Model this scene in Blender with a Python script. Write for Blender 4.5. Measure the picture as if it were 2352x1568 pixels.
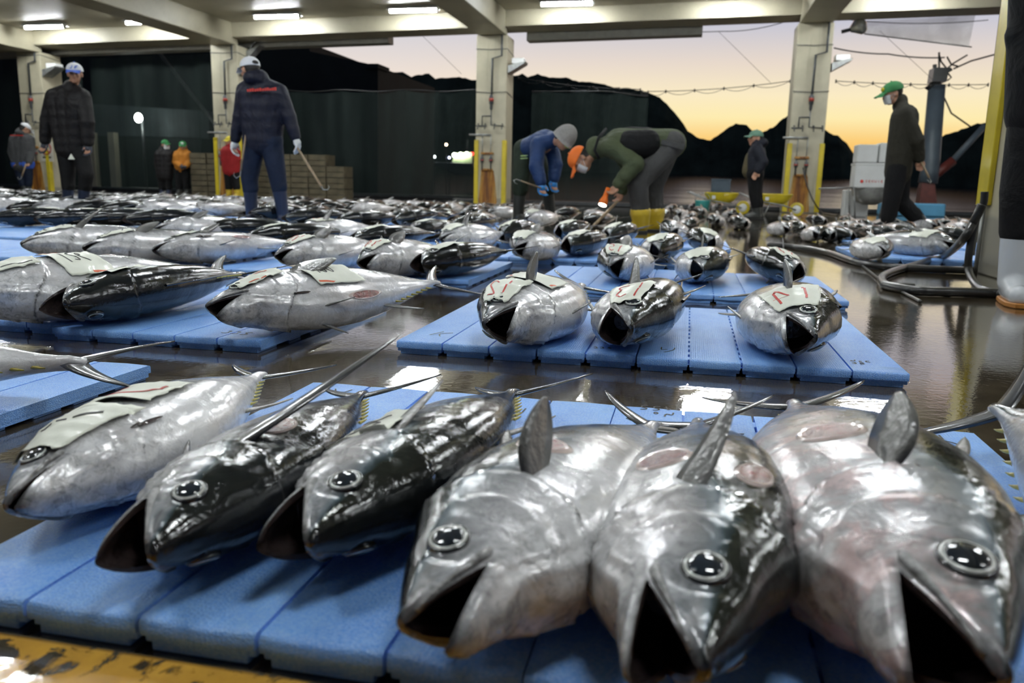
import bpy, math, random
import numpy as np
from mathutils import Vector, Matrix, Euler
random.seed(7); rng = np.random.RandomState(11)
for o in list(bpy.data.objects): bpy.data.objects.remove(o)
scn = bpy.context.scene
COL = scn.collection
R = math.radians
# ---------------------------------------------------------------- camera
FPX, PITCH, ROLL, CH, YAW = 1873., R(10.97), .0213, .451, R(12)
_cy, _sy = math.cos(YAW), math.sin(YAW)
_c, _s = math.cos(ROLL), math.sin(ROLL)
_M = Matrix(((_cy, -_sy, 0), (_sy, _cy, 0), (0, 0, 1)))
_up0 = Vector((0, math.sin(PITCH), math.cos(PITCH)))
FW = _M @ Vector((0, math.cos(PITCH), -math.sin(PITCH)))
RT = _M @ (Vector((1, 0, 0))*_c + _up0*_s)
UP = _M @ (Vector((1, 0, 0))*-_s + _up0*_c)
cam_d = bpy.data.cameras.new('camera'); cam = bpy.data.objects.new('camera', cam_d); COL.objects.link(cam)
cam.matrix_world = Matrix(((RT.x, UP.x, -FW.x, 0), (RT.y, UP.y, -FW.y, 0), (RT.z, UP.z, -FW.z, CH), (0, 0, 0, 1)))
cam_d.sensor_width = 36; cam_d.lens = 36*FPX/2352; cam_d.clip_end = 2000; cam_d.clip_start = .02
cam_d.dof.use_dof = True; cam_d.dof.focus_distance = 1.75; cam_d.dof.aperture_fstop = 5.6
scn.camera = cam
def ray(px, py): return FW + RT*((px-1176)/FPX) - UP*((py-784)/FPX)
def PZ(px, py, z=0.):                       # image point -> point of the level z
    d = ray(px, py); t = (z-CH)/d.z; return Vector((d.x*t, d.y*t, z))
def PY(px, py, Y):                          # image point -> point of the upright plane y=Y
    d = ray(px, py); t = Y/d.y; return Vector((d.x*t, Y, CH+d.z*t))
# ---------------------------------------------------------------- exposure, sky
scn.view_settings.view_transform = 'Standard'; scn.view_settings.look = 'None'
scn.view_settings.gamma = 1; scn.view_settings.use_curve_mapping = False
scn.view_settings.exposure = 0.0
world = bpy.data.worlds.new('dawn_sky'); scn.world = world; world.use_nodes = True
wn, wl = world.node_tree.nodes, world.node_tree.links
wn.clear()
def sl(c):
    return tuple(((v/255/12.92) if v/255 <= .04045 else ((v/255+.055)/1.055)**2.4) for v in c)
# the horizon of the sea lies 2 degrees above the vanishing line of the sloping quay floor
TILT = R(2.0)
UPW = Vector((FW.x, FW.y, 0)).normalized()*(-math.sin(TILT)) + Vector((0, 0, math.cos(TILT)))
geo = wn.new('ShaderNodeTexCoord')
dot = wn.new('ShaderNodeVectorMath'); dot.operation = 'DOT_PRODUCT'; dot.inputs[1].default_value = UPW
wl.new(geo.outputs['Generated'], dot.inputs[0])
def ramp(nt, stops, interp='LINEAR'):
    r = nt.new('ShaderNodeValToRGB'); r.color_ramp.interpolation = interp
    el = r.color_ramp.elements
    while len(el) > 1: el.remove(el[-1])
    el[0].position = stops[0][0]; el[0].color = (*stops[0][1], 1)
    for p, c in stops[1:]:
        e = el.new(p); e.color = (*c, 1)
    return r
mp = wn.new('ShaderNodeMapRange'); mp.inputs[1].default_value = -.02; mp.inputs[2].default_value = .5
wl.new(dot.outputs['Value'], mp.inputs[0])
def e2(deg): return (math.sin(R(deg))+.02)/.52
rw = ramp(wn, [(0, sl((150, 110, 95))), (e2(-.1), sl((205, 140, 80))), (e2(.2), sl((250, 186, 84))), (e2(1.2), sl((252, 205, 120))), (e2(2.6), sl((254, 236, 176))), (e2(4), sl((251, 235, 196))),
               (e2(6), sl((232, 217, 203))), (e2(8.5), sl((196, 197, 212))), (e2(12), sl((228, 184, 146))), (e2(20), sl((208, 156, 108))), (1, sl((44, 52, 72)))])
rc = ramp(wn, [(0, sl((90, 85, 90))), (e2(0), sl((250, 225, 180))), (e2(3), sl((252, 234, 205))), (e2(5), sl((238, 224, 212))), (e2(8.5), sl((205, 206, 218))),
               (e2(12), sl((206, 184, 168))), (e2(20), sl((168, 142, 122))), (1, sl((38, 46, 66)))])
wl.new(mp.outputs[0], rw.inputs[0]); wl.new(mp.outputs[0], rc.inputs[0])
sun_dir = ray(1950, 372).normalized()
dot2 = wn.new('ShaderNodeVectorMath'); dot2.operation = 'DOT_PRODUCT'; dot2.inputs[1].default_value = sun_dir
wl.new(geo.outputs['Generated'], dot2.inputs[0])
mp2 = wn.new('ShaderNodeMapRange'); mp2.inputs[1].default_value = math.cos(R(30)); mp2.inputs[2].default_value = math.cos(R(9)); wl.new(dot2.outputs['Value'], mp2.inputs[0])
mx = wn.new('ShaderNodeMix'); mx.data_type = 'RGBA'
wl.new(mp2.outputs[0], mx.inputs[0]); wl.new(rc.outputs[0], mx.inputs[6]); wl.new(rw.outputs[0], mx.inputs[7])
# behind the camera the sky is still night blue
mp3 = wn.new('ShaderNodeMapRange'); mp3.inputs[1].default_value = -.1; mp3.inputs[2].default_value = .75; wl.new(dot2.outputs['Value'], mp3.inputs[0])
mx2 = wn.new('ShaderNodeMix'); mx2.data_type = 'RGBA'; mx2.inputs[6].default_value = (*sl((64, 70, 88)), 1)
wl.new(mp3.outputs[0], mx2.inputs[0]); wl.new(mx.outputs[2], mx2.inputs[7])
bg = wn.new('ShaderNodeBackground'); wl.new(mx2.outputs[2], bg.inputs[0]); bg.inputs[1].default_value = 1.0
wo = wn.new('ShaderNodeOutputWorld'); wl.new(bg.outputs[0], wo.inputs[0])
LAMP = 155.0            # strength of the ceiling tubes
# ---------------------------------------------------------------- helpers
def link(o): COL.objects.link(o); return o
class MB:
    def __init__(s): s.v = []; s.f = []; s.m = []
    def add(s, v, f, mi=0):
        b = len(s.v); s.v += [tuple(p) for p in v]; s.f += [tuple(i+b for i in q) for q in f]; s.m += [mi]*len(f)
    def box(s, a, b, mi=0, mat=None):
        x0, y0, z0 = a; x1, y1, z1 = b
        v = [Vector(p) for p in ((x0, y0, z0), (x1, y0, z0), (x1, y1, z0), (x0, y1, z0), (x0, y0, z1), (x1, y0, z1), (x1, y1, z1), (x0, y1, z1))]
        if mat: v = [mat @ p for p in v]
        s.add(v, [(0, 3, 2, 1), (4, 5, 6, 7), (0, 1, 5, 4), (1, 2, 6, 5), (2, 3, 7, 6), (3, 0, 4, 7)], mi); return s
    def tube(s, pts, r, n=8, mi=0, cap=True):
        pts = [Vector(p) for p in pts]; rs = r if isinstance(r, (list, tuple)) else [r]*len(pts)
        T = []
        for i in range(len(pts)):
            t = (pts[min(i+1, len(pts)-1)]-pts[max(i-1, 0)]); T.append(t.normalized() if t.length > 1e-9 else Vector((0, 0, 1)))
        a = T[0].orthogonal().normalized(); v = []
        for i, p in enumerate(pts):
            a = (a-T[i]*a.dot(T[i])); a = a.normalized() if a.length > 1e-6 else T[i].orthogonal().normalized()
            b = T[i].cross(a)
            for k in range(n):
                w = 2*math.pi*k/n; v.append(p+(a*math.cos(w)+b*math.sin(w))*rs[i])
        f = [(i*n+k, i*n+(k+1) % n, (i+1)*n+(k+1) % n, (i+1)*n+k) for i in range(len(pts)-1) for k in range(n)]
        if cap: f += [tuple(range(n-1, -1, -1)), tuple((len(pts)-1)*n+k for k in range(n))]
        s.add(v, f, mi); return s
    def lathe(s, prof, n=24, o=(0, 0, 0), mi=0, mat=None):      # prof: (radius, height)
        v = []
        for r, h in prof:
            for k in range(n):
                w = 2*math.pi*k/n; p = Vector((r*math.cos(w), r*math.sin(w), h))
                v.append((mat @ p if mat else p)+Vector(o))
        f = [(i*n+k, i*n+(k+1) % n, (i+1)*n+(k+1) % n, (i+1)*n+k) for i in range(len(prof)-1) for k in range(n)]
        f += [tuple(range(n-1, -1, -1)), tuple((len(prof)-1)*n+k for k in range(n))]
        s.add(v, f, mi); return s
    def ball(s, c, r, n=12, mi=0, mat=None):
        r = r if isinstance(r, (tuple, list)) else (r, r, r); v = []; m = n//2
        for i in range(m+1):
            a = math.pi*(i+.001 if i == 0 else i-.001 if i == m else i)/m
            for k in range(n):
                w = 2*math.pi*k/n; p = Vector((r[0]*math.sin(a)*math.cos(w), r[1]*math.sin(a)*math.sin(w), r[2]*math.cos(a)))
                v.append((mat @ p if mat else p)+Vector(c))
        f = [((i+1)*n+k, (i+1)*n+(k+1) % n, i*n+(k+1) % n, i*n+k) for i in range(m) for k in range(n)]
        s.add(v, f, mi); return s
    def prism(s, poly, d, mi=0, mat=None):                      # poly in xz, extruded in y over d=(y0,y1)
        n = len(poly); v = [Vector((x, d[0], z)) for x, z in poly]+[Vector((x, d[1], z)) for x, z in poly]
        if mat: v = [mat @ p for p in v]
        s.add(v, [tuple(range(n)), tuple(range(2*n-1, n-1, -1))]+[(i, i+n, (i+1) % n+n, (i+1) % n) for i in range(n)], mi); return s
    def grid(s, P, close=False, mi=0):                          # P: rows of points
        h = len(P); w = len(P[0]); ww = w if close else w-1
        s.add([p for r in P for p in r], [(i*w+j, i*w+(j+1) % w, (i+1)*w+(j+1) % w, (i+1)*w+j) for i in range(h-1) for j in range(ww)], mi); return s
    def build(s, name, mats, parent=None, smooth=False, bevel=0, seg=2, fix=True):
        me = bpy.data.meshes.new(name); me.from_pydata(s.v, [], s.f)
        if not isinstance(mats, (list, tuple)): mats = [mats]
        for m in mats: me.materials.append(m)
        if len(mats) > 1: me.polygons.foreach_set('material_index', s.m)
        if smooth: me.polygons.foreach_set('use_smooth', [True]*len(me.polygons))
        me.validate(); me.update()
        if fix:
            import bmesh
            bm = bmesh.new(); bm.from_mesh(me); bmesh.ops.recalc_face_normals(bm, faces=bm.faces); bm.to_mesh(me); bm.free()
        o = link(bpy.data.objects.new(name, me))
        if parent: o.parent = parent
        if bevel:
            b = o.modifiers.new('bevel', 'BEVEL'); b.width = bevel; b.segments = seg; b.limit_method = 'ANGLE'; b.angle_limit = R(40)
            if not smooth: me.polygons.foreach_set('use_smooth', [True]*len(me.polygons)); b.harden_normals = True
        return o
def tag(o, label, cat, group=None):
    o['label'] = label; o['category'] = cat
    if group: o['group'] = group
    return o
def struct(o, label=None):
    o['kind'] = 'structure'
    if label: o['label'] = label
    return o
def empty(name, loc=(0, 0, 0), rz=0., label=None, cat=None, group=None):
    o = link(bpy.data.objects.new(name, None)); o.location = loc; o.rotation_euler = (0, 0, rz); o.empty_display_size = .1
    if label: tag(o, label, cat, group)
    return o
def copy_tree(o, parent=None):
    c = o.copy(); COL.objects.link(c); c.parent = parent
    for ch in [k for k in bpy.data.objects if k.parent == o]: copy_tree(ch, c)
    return c
def copy_thing(root, loc, rot, label, group=None, scale=None):
    kids = KIDS.get(root.name)
    if kids is None: kids = KIDS[root.name] = [(k, [g for g in bpy.data.objects if g.parent == k]) for k in bpy.data.objects if k.parent == root]
    r = root.copy(); COL.objects.link(r); r.location = loc; r.rotation_euler = rot
    if scale: r.scale = (scale,)*3
    r['label'] = label
    if group: r['group'] = group
    for k, gs in kids:
        c = k.copy(); COL.objects.link(c); c.parent = r
        for g in gs: d = g.copy(); COL.objects.link(d); d.parent = c
    return r
KIDS = {}
# ---------------------------------------------------------------- materials
def nodes(name):
    m = bpy.data.materials.new(name); m.use_nodes = True; nt = m.node_tree
    return m, nt, nt.nodes['Principled BSDF'], nt.nodes, nt.links
def tex(n, l, scale, detail=4, coord='Object', rough=.55, vec=None, dist=0):
    t = n.new('ShaderNodeTexNoise'); t.inputs['Scale'].default_value = scale; t.inputs['Detail'].default_value = detail; t.inputs['Roughness'].default_value = rough
    t.inputs['Distortion'].default_value = dist
    if vec is None:
        c = n.new('ShaderNodeTexCoord'); vec = c.outputs[coord]
    l.new(vec, t.inputs['Vector']); return t
def mix(n, l, fac, a, b):
    m = n.new('ShaderNodeMix'); m.data_type = 'RGBA'
    if hasattr(fac, 'links'): l.new(fac, m.inputs[0])
    else: m.inputs[0].default_value = fac
    for s, v in ((6, a), (7, b)):
        if hasattr(v, 'links'): l.new(v, m.inputs[s])
        else: m.inputs[s].default_value = (*v[:3], 1)
    return m.outputs[2]
def mrange(n, l, v, a, b, c=0, d=1, smooth=False):
    m = n.new('ShaderNodeMapRange'); l.new(v, m.inputs[0])
    if smooth: m.interpolation_type = 'SMOOTHSTEP'
    for i, x in enumerate((a, b, c, d)): m.inputs[i+1].default_value = x
    return m.outputs[0]
def mth(n, l, op, a, b=None):
    m = n.new('ShaderNodeMath'); m.operation = op
    for i, x in enumerate((a, b)):
        if x is None: continue
        if hasattr(x, 'links'): l.new(x, m.inputs[i])
        else: m.inputs[i].default_value = x
    return m.outputs[0]
def bump(n, l, bsdf, h, strength, dist=.01, cs=None):
    b = n.new('ShaderNodeBump'); b.inputs['Strength'].default_value = strength; b.inputs['Distance'].default_value = dist
    l.new(h, b.inputs['Height']); l.new(b.outputs[0], bsdf.inputs['Normal'])
    if cs is not None:
        b = n.new('ShaderNodeBump'); b.inputs['Strength'].default_value = cs; b.inputs['Distance'].default_value = dist; l.new(h, b.inputs['Height'])
    l.new(b.outputs[0], bsdf.inputs['Coat Normal'])
def simple(name, rgb, rough=.6, var=.12, scale=8, metal=0, coat=0, bmp=0, bscale=40, spec=.5):
    m, nt, b, n, l = nodes(name)
    t = tex(n, l, scale)
    c = mix(n, l, mrange(n, l, t.outputs[0], .3, .7), [x*(1-var) for x in rgb], [min(1, x*(1+var)) for x in rgb])
    l.new(c, b.inputs['Base Color']); b.inputs['Roughness'].default_value = rough; b.inputs['Metallic'].default_value = metal
    b.inputs['Coat Weight'].default_value = coat; b.inputs['Coat Roughness'].default_value = .08; b.inputs['Specular IOR Level'].default_value = spec
    if bmp:
        t2 = tex(n, l, bscale, 3); bump(n, l, b, t2.outputs[0], bmp)
    return m
def emis(name, rgb, s, base=(.8, .8, .8)):
    m, nt, b, n, l = nodes(name); b.inputs['Base Color'].default_value = (*base, 1)
    b.inputs['Emission Color'].default_value = (*rgb, 1); b.inputs['Emission Strength'].default_value = s; return m
def foam(name):
    m, nt, b, n, l = nodes(name)
    tc = n.new('ShaderNodeTexCoord')
    v = n.new('ShaderNodeTexVoronoi'); v.inputs['Scale'].default_value = 380; l.new(tc.outputs['Object'], v.inputs['Vector'])
    t = tex(n, l, 9, 5); t3 = tex(n, l, 160, 2)
    base = mix(n, l, mrange(n, l, t.outputs[0], .35, .65), (.14, .36, .92), (.21, .46, .98))
    c = mix(n, l, mrange(n, l, v.outputs['Color'], .2, .95, 0, .5), base, (.44, .68, 1.0))
    ts = tex(n, l, 3.2, 6, dist=1); c = mix(n, l, mrange(n, l, ts.outputs[0], .62, .74, 0, .25), c, (.09, .12, .2))
    l.new(c, b.inputs['Base Color']); b.inputs['Roughness'].default_value = .42
    b.inputs['Coat Weight'].default_value = .15; b.inputs['Coat Roughness'].default_value = .25
    w = n.new('ShaderNodeTexWave'); w.inputs['Scale'].default_value = 60; w.bands_direction = 'X'; l.new(tc.outputs['Object'], w.inputs['Vector'])
    h = mth(n, l, 'ADD', mth(n, l, 'MULTIPLY', w.outputs['Fac'], .25), mth(n, l, 'MULTIPLY', v.outputs['Distance'], .9))
    bump(n, l, b, h, .45, .002); return m
def floor_mat():
    m, nt, b, n, l = nodes('wet_concrete')
    tc = n.new('ShaderNodeTexCoord'); P = tc.outputs['Object']
    t1 = tex(n, l, 1.3, 6, vec=P, dist=.6); t2 = tex(n, l, 9, 6, vec=P); t3 = tex(n, l, 60, 4, vec=P)
    c = mix(n, l, mrange(n, l, t2.outputs[0], .3, .7), (.040, .029, .016), (.105, .082, .050))
    c = mix(n, l, mrange(n, l, t1.outputs[0], .45, .7), c, (.13, .108, .074))
    sx = n.new('ShaderNodeSeparateXYZ'); l.new(P, sx.inputs[0])
    # worn yellow safety line painted in front of the first pallets
    band = mth(n, l, 'MULTIPLY', mrange(n, l, sx.outputs[1], .622, .616), mrange(n, l, sx.outputs[1], .30, .31))
    tp = tex(n, l, 22, 8, vec=P, dist=.8, rough=.65); wear = mrange(n, l, tp.outputs[0], .40, .46)
    ycol = mix(n, l, mrange(n, l, mth(n, l, 'ADD', sx.outputs[1], mth(n, l, 'MULTIPLY', t2.outputs[0], .02)), .545, .555), (.60, .24, .006), (.66, .36, .05))
    t4 = tex(n, l, 30, 5, vec=P); ycol = mix(n, l, mrange(n, l, t4.outputs[0], .35, .7, 0, .5), ycol, (.34, .17, .03))
    fac = mth(n, l, 'MULTIPLY', band, wear)
    c = mix(n, l, fac, c, ycol)
    l.new(c, b.inputs['Base Color'])
    wet = mrange(n, l, t1.outputs[0], .36, .60)
    rg = mrange(n, l, wet, 0, 1, .03, .12)
    rg2 = mth(n, l, 'ADD', rg, mth(n, l, 'MULTIPLY', fac, .28)); l.new(rg2, b.inputs['Roughness']); l.new(mrange(n, l, fac, 0, 1, .8, .08), b.inputs['Coat Weight']); l.new(mrange(n, l, fac, 0, 1, .75, .3), b.inputs['Specular IOR Level']); b.inputs['Coat Roughness'].default_value = .03
    b.inputs['Specular IOR Level'].default_value = .75
    w1 = tex(n, l, 55, 4, vec=P, dist=.5); 
    h = mth(n, l, 'ADD', mth(n, l, 'MULTIPLY', w1.outputs[0], .5), mth(n, l, 'MULTIPLY', mth(n, l, 'MULTIPLY', t3.outputs[0], wet), .45))
    t6 = tex(n, l, 4.0, 3, vec=P); h = mth(n, l, 'ADD', h, mth(n, l, 'MULTIPLY', t6.outputs[0], .8))
    bump(n, l, b, h, .055, .010); return m
def paint_mat():
    m, nt, b, n, l = nodes('cream_painted_concrete')
    t1 = tex(n, l, 1.5, 6, coord='Object'); t2 = tex(n, l, 14, 5)
    c = mix(n, l, mrange(n, l, t1.outputs[0], .35, .7), (.42, .385, .28), (.34, .31, .225))
    c = mix(n, l, mrange(n, l, t2.outputs[0], .58, .8, 0, .4), c, (.26, .24, .18))
    l.new(c, b.inputs['Base Color']); b.inputs['Roughness'].default_value = .5; bump(n, l, b, t2.outputs[0], .12, .01); return m
def pillar_mat(name, zlow=.42):
    m, nt, b, n, l = nodes(name)
    tc = n.new('ShaderNodeTexCoord'); P = tc.outputs['Object']; sx = n.new('ShaderNodeSeparateXYZ'); l.new(P, sx.inputs[0])
    mp = n.new('ShaderNodeMapping'); mp.inputs['Scale'].default_value = (6, 6, .5); l.new(P, mp.inputs[0])
    ts = tex(n, l, 1.4, 6, vec=mp.outputs[0]); t2 = tex(n, l, 3, 6, vec=P)
    c = mix(n, l, mrange(n, l, t2.outputs[0], .35, .7), (.50, .46, .335), (.41, .375, .27))
    c = mix(n, l, mrange(n, l, ts.outputs[0], .55, .8, 0, .6), c, (.25, .215, .13))
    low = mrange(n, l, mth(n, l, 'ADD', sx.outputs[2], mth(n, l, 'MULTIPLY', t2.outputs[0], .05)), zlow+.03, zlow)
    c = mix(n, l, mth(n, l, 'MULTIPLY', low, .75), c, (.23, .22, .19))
    l.new(c, b.inputs['Base Color']); b.inputs['Roughness'].default_value = .45; bump(n, l, b, t2.outputs[0], .15, .01); return m
def rust_mat():
    m, nt, b, n, l = nodes('rust_streaks')
    tc = n.new('ShaderNodeTexCoord'); P = tc.outputs['Object']
    mp = n.new('ShaderNodeMapping'); mp.inputs['Scale'].default_value = (9, 9, .7); l.new(P, mp.inputs[0])
    ts = tex(n, l, 1.5, 5, vec=mp.outputs[0]); t2 = tex(n, l, 7, 5, vec=P)
    c = ramp(n, [(0, (.07, .025, .008)), (.42, (.14, .045, .008)), (.5, (.30, .12, .01)), (.6, (.42, .21, .03)), (.75, (.36, .25, .11))]); l.new(ts.outputs[0], c.inputs[0])
    l.new(mix(n, l, mrange(n, l, t2.outputs[0], .5, .8, 0, .4), c.outputs[0], (.05, .02, .01)), b.inputs['Base Color']); b.inputs['Roughness'].default_value = .6; return m
def fish_mat(name, back=0., tone=1., olive=0., seed=0., rose=0.):
    """wet tuna skin: near-black back, blue edge, silver flank, pale belly, from the stored height/length of each point"""
    m, nt, b, n, l = nodes(name)
    a = n.new('ShaderNodeAttribute'); a.attribute_name = 'skin'
    sp = n.new('ShaderNodeSeparateColor'); l.new(a.outputs['Color'], sp.inputs[0]); u, v, ln = sp.outputs
    tc = n.new('ShaderNodeTexCoord'); mp = n.new('ShaderNodeMapping'); mp.inputs['Location'].default_value = (seed, seed*2, 0); l.new(tc.outputs['Object'], mp.inputs[0]); P = mp.outputs[0]
    n1 = tex(n, l, 7, 6, vec=P, dist=.3); n2 = tex(n, l, 26, 6, vec=P, dist=.6, rough=.62); n3 = tex(n, l, 120, 3, vec=P)
    mp2 = n.new('ShaderNodeMapping'); mp2.inputs['Scale'].default_value = (.35, 1, 1); l.new(P, mp2.inputs[0]); n4 = tex(n, l, 30, 5, vec=mp2.outputs[0], dist=.5)
    vv = mth(n, l, 'ADD', v, mth(n, l, 'MULTIPLY', mth(n, l, 'SUBTRACT', n2.outputs[0], .5), .16))
    vv = mth(n, l, 'ADD', vv, mth(n, l, 'MULTIPLY', mth(n, l, 'SUBTRACT', n1.outputs[0], .5), .10))
    K = tone
    cr = ramp(n, [(0, (.74*K, .74*K, .75*K)), (.22, (.68*K, .68*K, .70*K)), (.40, (.50*K, .50*K, .52*K)), (.56-back, (.33*K, .34*K, .355*K)), (.645-back, (.21*K, .25*K, .28*K)),
                  (.68-back, (.06, .085, .095)), (.73-back, (.014+.02*olive, .017+.02*olive, .018)), (.9, (.008, .010, .013))])
    l.new(vv, cr.inputs[0]); c = cr.outputs[0]
    c = mix(n, l, mth(n, l, 'MULTIPLY', mrange(n, l, vv, .66-back, .54-back), mrange(n, l, n4.outputs[0], .48, .68, 0, .5)), c, mix(n, l, .6, c, (.09, .09, .095)))
    lo = mrange(n, l, vv, .66-back, .52-back)
    n5 = tex(n, l, 55, 6, vec=P, dist=1.0, rough=.7)
    hm = mth(n, l, 'MULTIPLY', mth(n, l, 'MULTIPLY', lo, mrange(n, l, u, .32, .12, .12, .60)), mrange(n, l, n5.outputs[0], .48, .64)); c = mix(n, l, hm, c, (.10, .105, .11))
    hm = mth(n, l, 'MULTIPLY', mth(n, l, 'MULTIPLY', lo, mrange(n, l, u, .16, .05, 0, .5)), mrange(n, l, n2.outputs[0], .40, .56)); c = mix(n, l, hm, c, (.16, .19, .22))
    pale = mth(n, l, 'MULTIPLY', mrange(n, l, n2.outputs[0], .55, .72, 0, .5), mrange(n, l, vv, .66-back, .5-back))
    c = mix(n, l, pale, c, (.62*K, .62*K, .64*K))
    warm = mth(n, l, 'MULTIPLY', mrange(n, l, n1.outputs[0], .52, .72, 0, .35), mrange(n, l, vv, .66-back, .5-back))
    c = mix(n, l, warm, c, (.46*K, .38*K, .34*K))
    if rose: c = mix(n, l, mth(n, l, 'MULTIPLY', mrange(n, l, n2.outputs[0], .44, .62, 0, rose), mrange(n, l, vv, .60, .5)), c, (.58, .40, .39))
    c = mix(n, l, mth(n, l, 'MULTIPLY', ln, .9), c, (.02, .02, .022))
    l.new(c, b.inputs['Base Color'])
    b.inputs['Metallic'].default_value = .15
    rr = mth(n, l, 'MULTIPLY', mrange(n, l, n2.outputs[0], .3, .7, .15, .34), mrange(n, l, vv, .60-back, .72-back, 1., .45)); l.new(rr, b.inputs['Roughness'])
    b.inputs['Coat Weight'].default_value = .65; b.inputs['Coat Roughness'].default_value = .04; b.inputs['Specular IOR Level'].default_value = .28
    h = mth(n, l, 'ADD', mth(n, l, 'MULTIPLY', n2.outputs[0], .9), mth(n, l, 'MULTIPLY', n3.outputs[0], .22))
    h = mth(n, l, 'ADD', h, mth(n, l, 'MULTIPLY', n1.outputs[0], 1.2))
    bump(n, l, b, h, .26, .010, .12); return m
M = {}
M['foam'] = foam('blue_foam'); M['floor'] = floor_mat(); M['paint'] = paint_mat(); M['rust'] = rust_mat()
M['silver'] = fish_mat('skin_silver', 0, 1.0, 0, 0); M['mid'] = fish_mat('skin_grey', .07, .9, .35, 3.1); M['dark'] = fish_mat('skin_dark', .17, .62, .15, 5.7); M['rose'] = fish_mat('skin_rose', .0, 1.0, .8, 2.2, .75); M['pale'] = fish_mat('skin_pale', -.07, 1.12, 0, 8.3)
M['mouth'] = simple('mouth_lining', (.045, .032, .030), .28, .5, 30, coat=.6, bmp=.3, bscale=60)
M['fin'] = simple('fin_skin', (.13, .13, .125), .28, .35, 25, coat=.7, bmp=.3, bscale=90)
M['finblack'] = simple('black_fin', (.018, .02, .024), .25, .3, 20, coat=.7)
M['finyellow'] = simple('yellow_finlet', (.42, .35, .05), .35, .3, 60, coat=.4)
M['bone'] = simple('lip_bone', (.20, .20, .20), .28, .6, 60, coat=.7, bmp=.4, bscale=90)
M['iris'] = simple('silver_iris', (.70, .72, .68), .2, .2, 90, metal=.1, coat=1)
M['pupil'] = simple('pupil', (.012, .018, .028), .06, .3, 50, coat=1)
M['socket'] = simple('eye_socket', (.02, .022, .026), .2, .3, 50, coat=1)
M['flesh'] = simple('red_flesh', (.20, .045, .04), .22, .45, 45, coat=.9, bmp=.4, bscale=120)
M['skinedge'] = simple('pale_skin_edge', (.55, .45, .42), .25, .2, 60, coat=.8)
M['paper'] = simple('wet_paper', (.76, .78, .68), .45, .06, 10, coat=.1)
M['ink'] = simple('black_ink', (.012, .012, .014), .5)
M['redink'] = simple('red_ink', (.50, .03, .02), .45)
M['orangeink'] = simple('orange_ink', (.62, .09, .02), .45)
M['yellow'] = simple('yellow_guard', (.60, .47, .02), .35, .15, 5, coat=.3)
M['pipe'] = simple('grey_pipe', (.08, .085, .09), .35, .3, 20, metal=.4)
M['steel'] = simple('galvanised_steel', (.33, .34, .33), .35, .25, 12, metal=.6)
M['rubber'] = simple('black_rubber', (.018, .018, .017), .32, .3, 20, coat=.3)
M['white'] = simple('white_plastic', (.72, .73, .72), .3, .05, 5, coat=.3)
M['styro'] = simple('white_styrofoam', (.66, .67, .66), .6, .05, 5)
M['tube'] = emis('lit_tube', (.94, .99, 1.0), LAMP)
M['beamgrey'] = simple('grey_steel_strip', (.30, .29, .25), .5)
print('materials ok')
# ================================================================ tuna
_KU = [0, .008, .025, .05, .09, .13, .18, .24, .32, .40, .50, .60, .70, .79, .86, .91, .94, .97]
_KT = [.002, .009, .024, .043, .070, .086, .104, .120, .134, .139, .134, .116, .090, .059, .034, .018, .012, .011]
_KB = [.006, .017, .034, .054, .080, .096, .114, .130, .144, .150, .143, .120, .090, .057, .032, .017, .012, .011]
_KW = [.003, .012, .025, .039, .054, .065, .073, .079, .084, .085, .080, .071, .054, .036, .022, .016, .018, .008]
_su = np.linspace(0, .97, 486)
def _tab(k):
    y = np.interp(_su, _KU, k); s = int(14); w = np.hanning(2*s+1); w /= w.sum()
    z = np.convolve(np.pad(y, s, mode='edge'), w, 'same')[s:-s]
    t = np.clip(_su/.05, 0, 1); return y*(1-t)+z*t
_T, _B, _W = _tab(_KT), _tab(_KB), _tab(_KW)
def sst(a, b, x): t = min(1, max(0, (x-a)/(b-a))); return t*t*(3-2*t)
UH, ZH = .098, -.036
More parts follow.
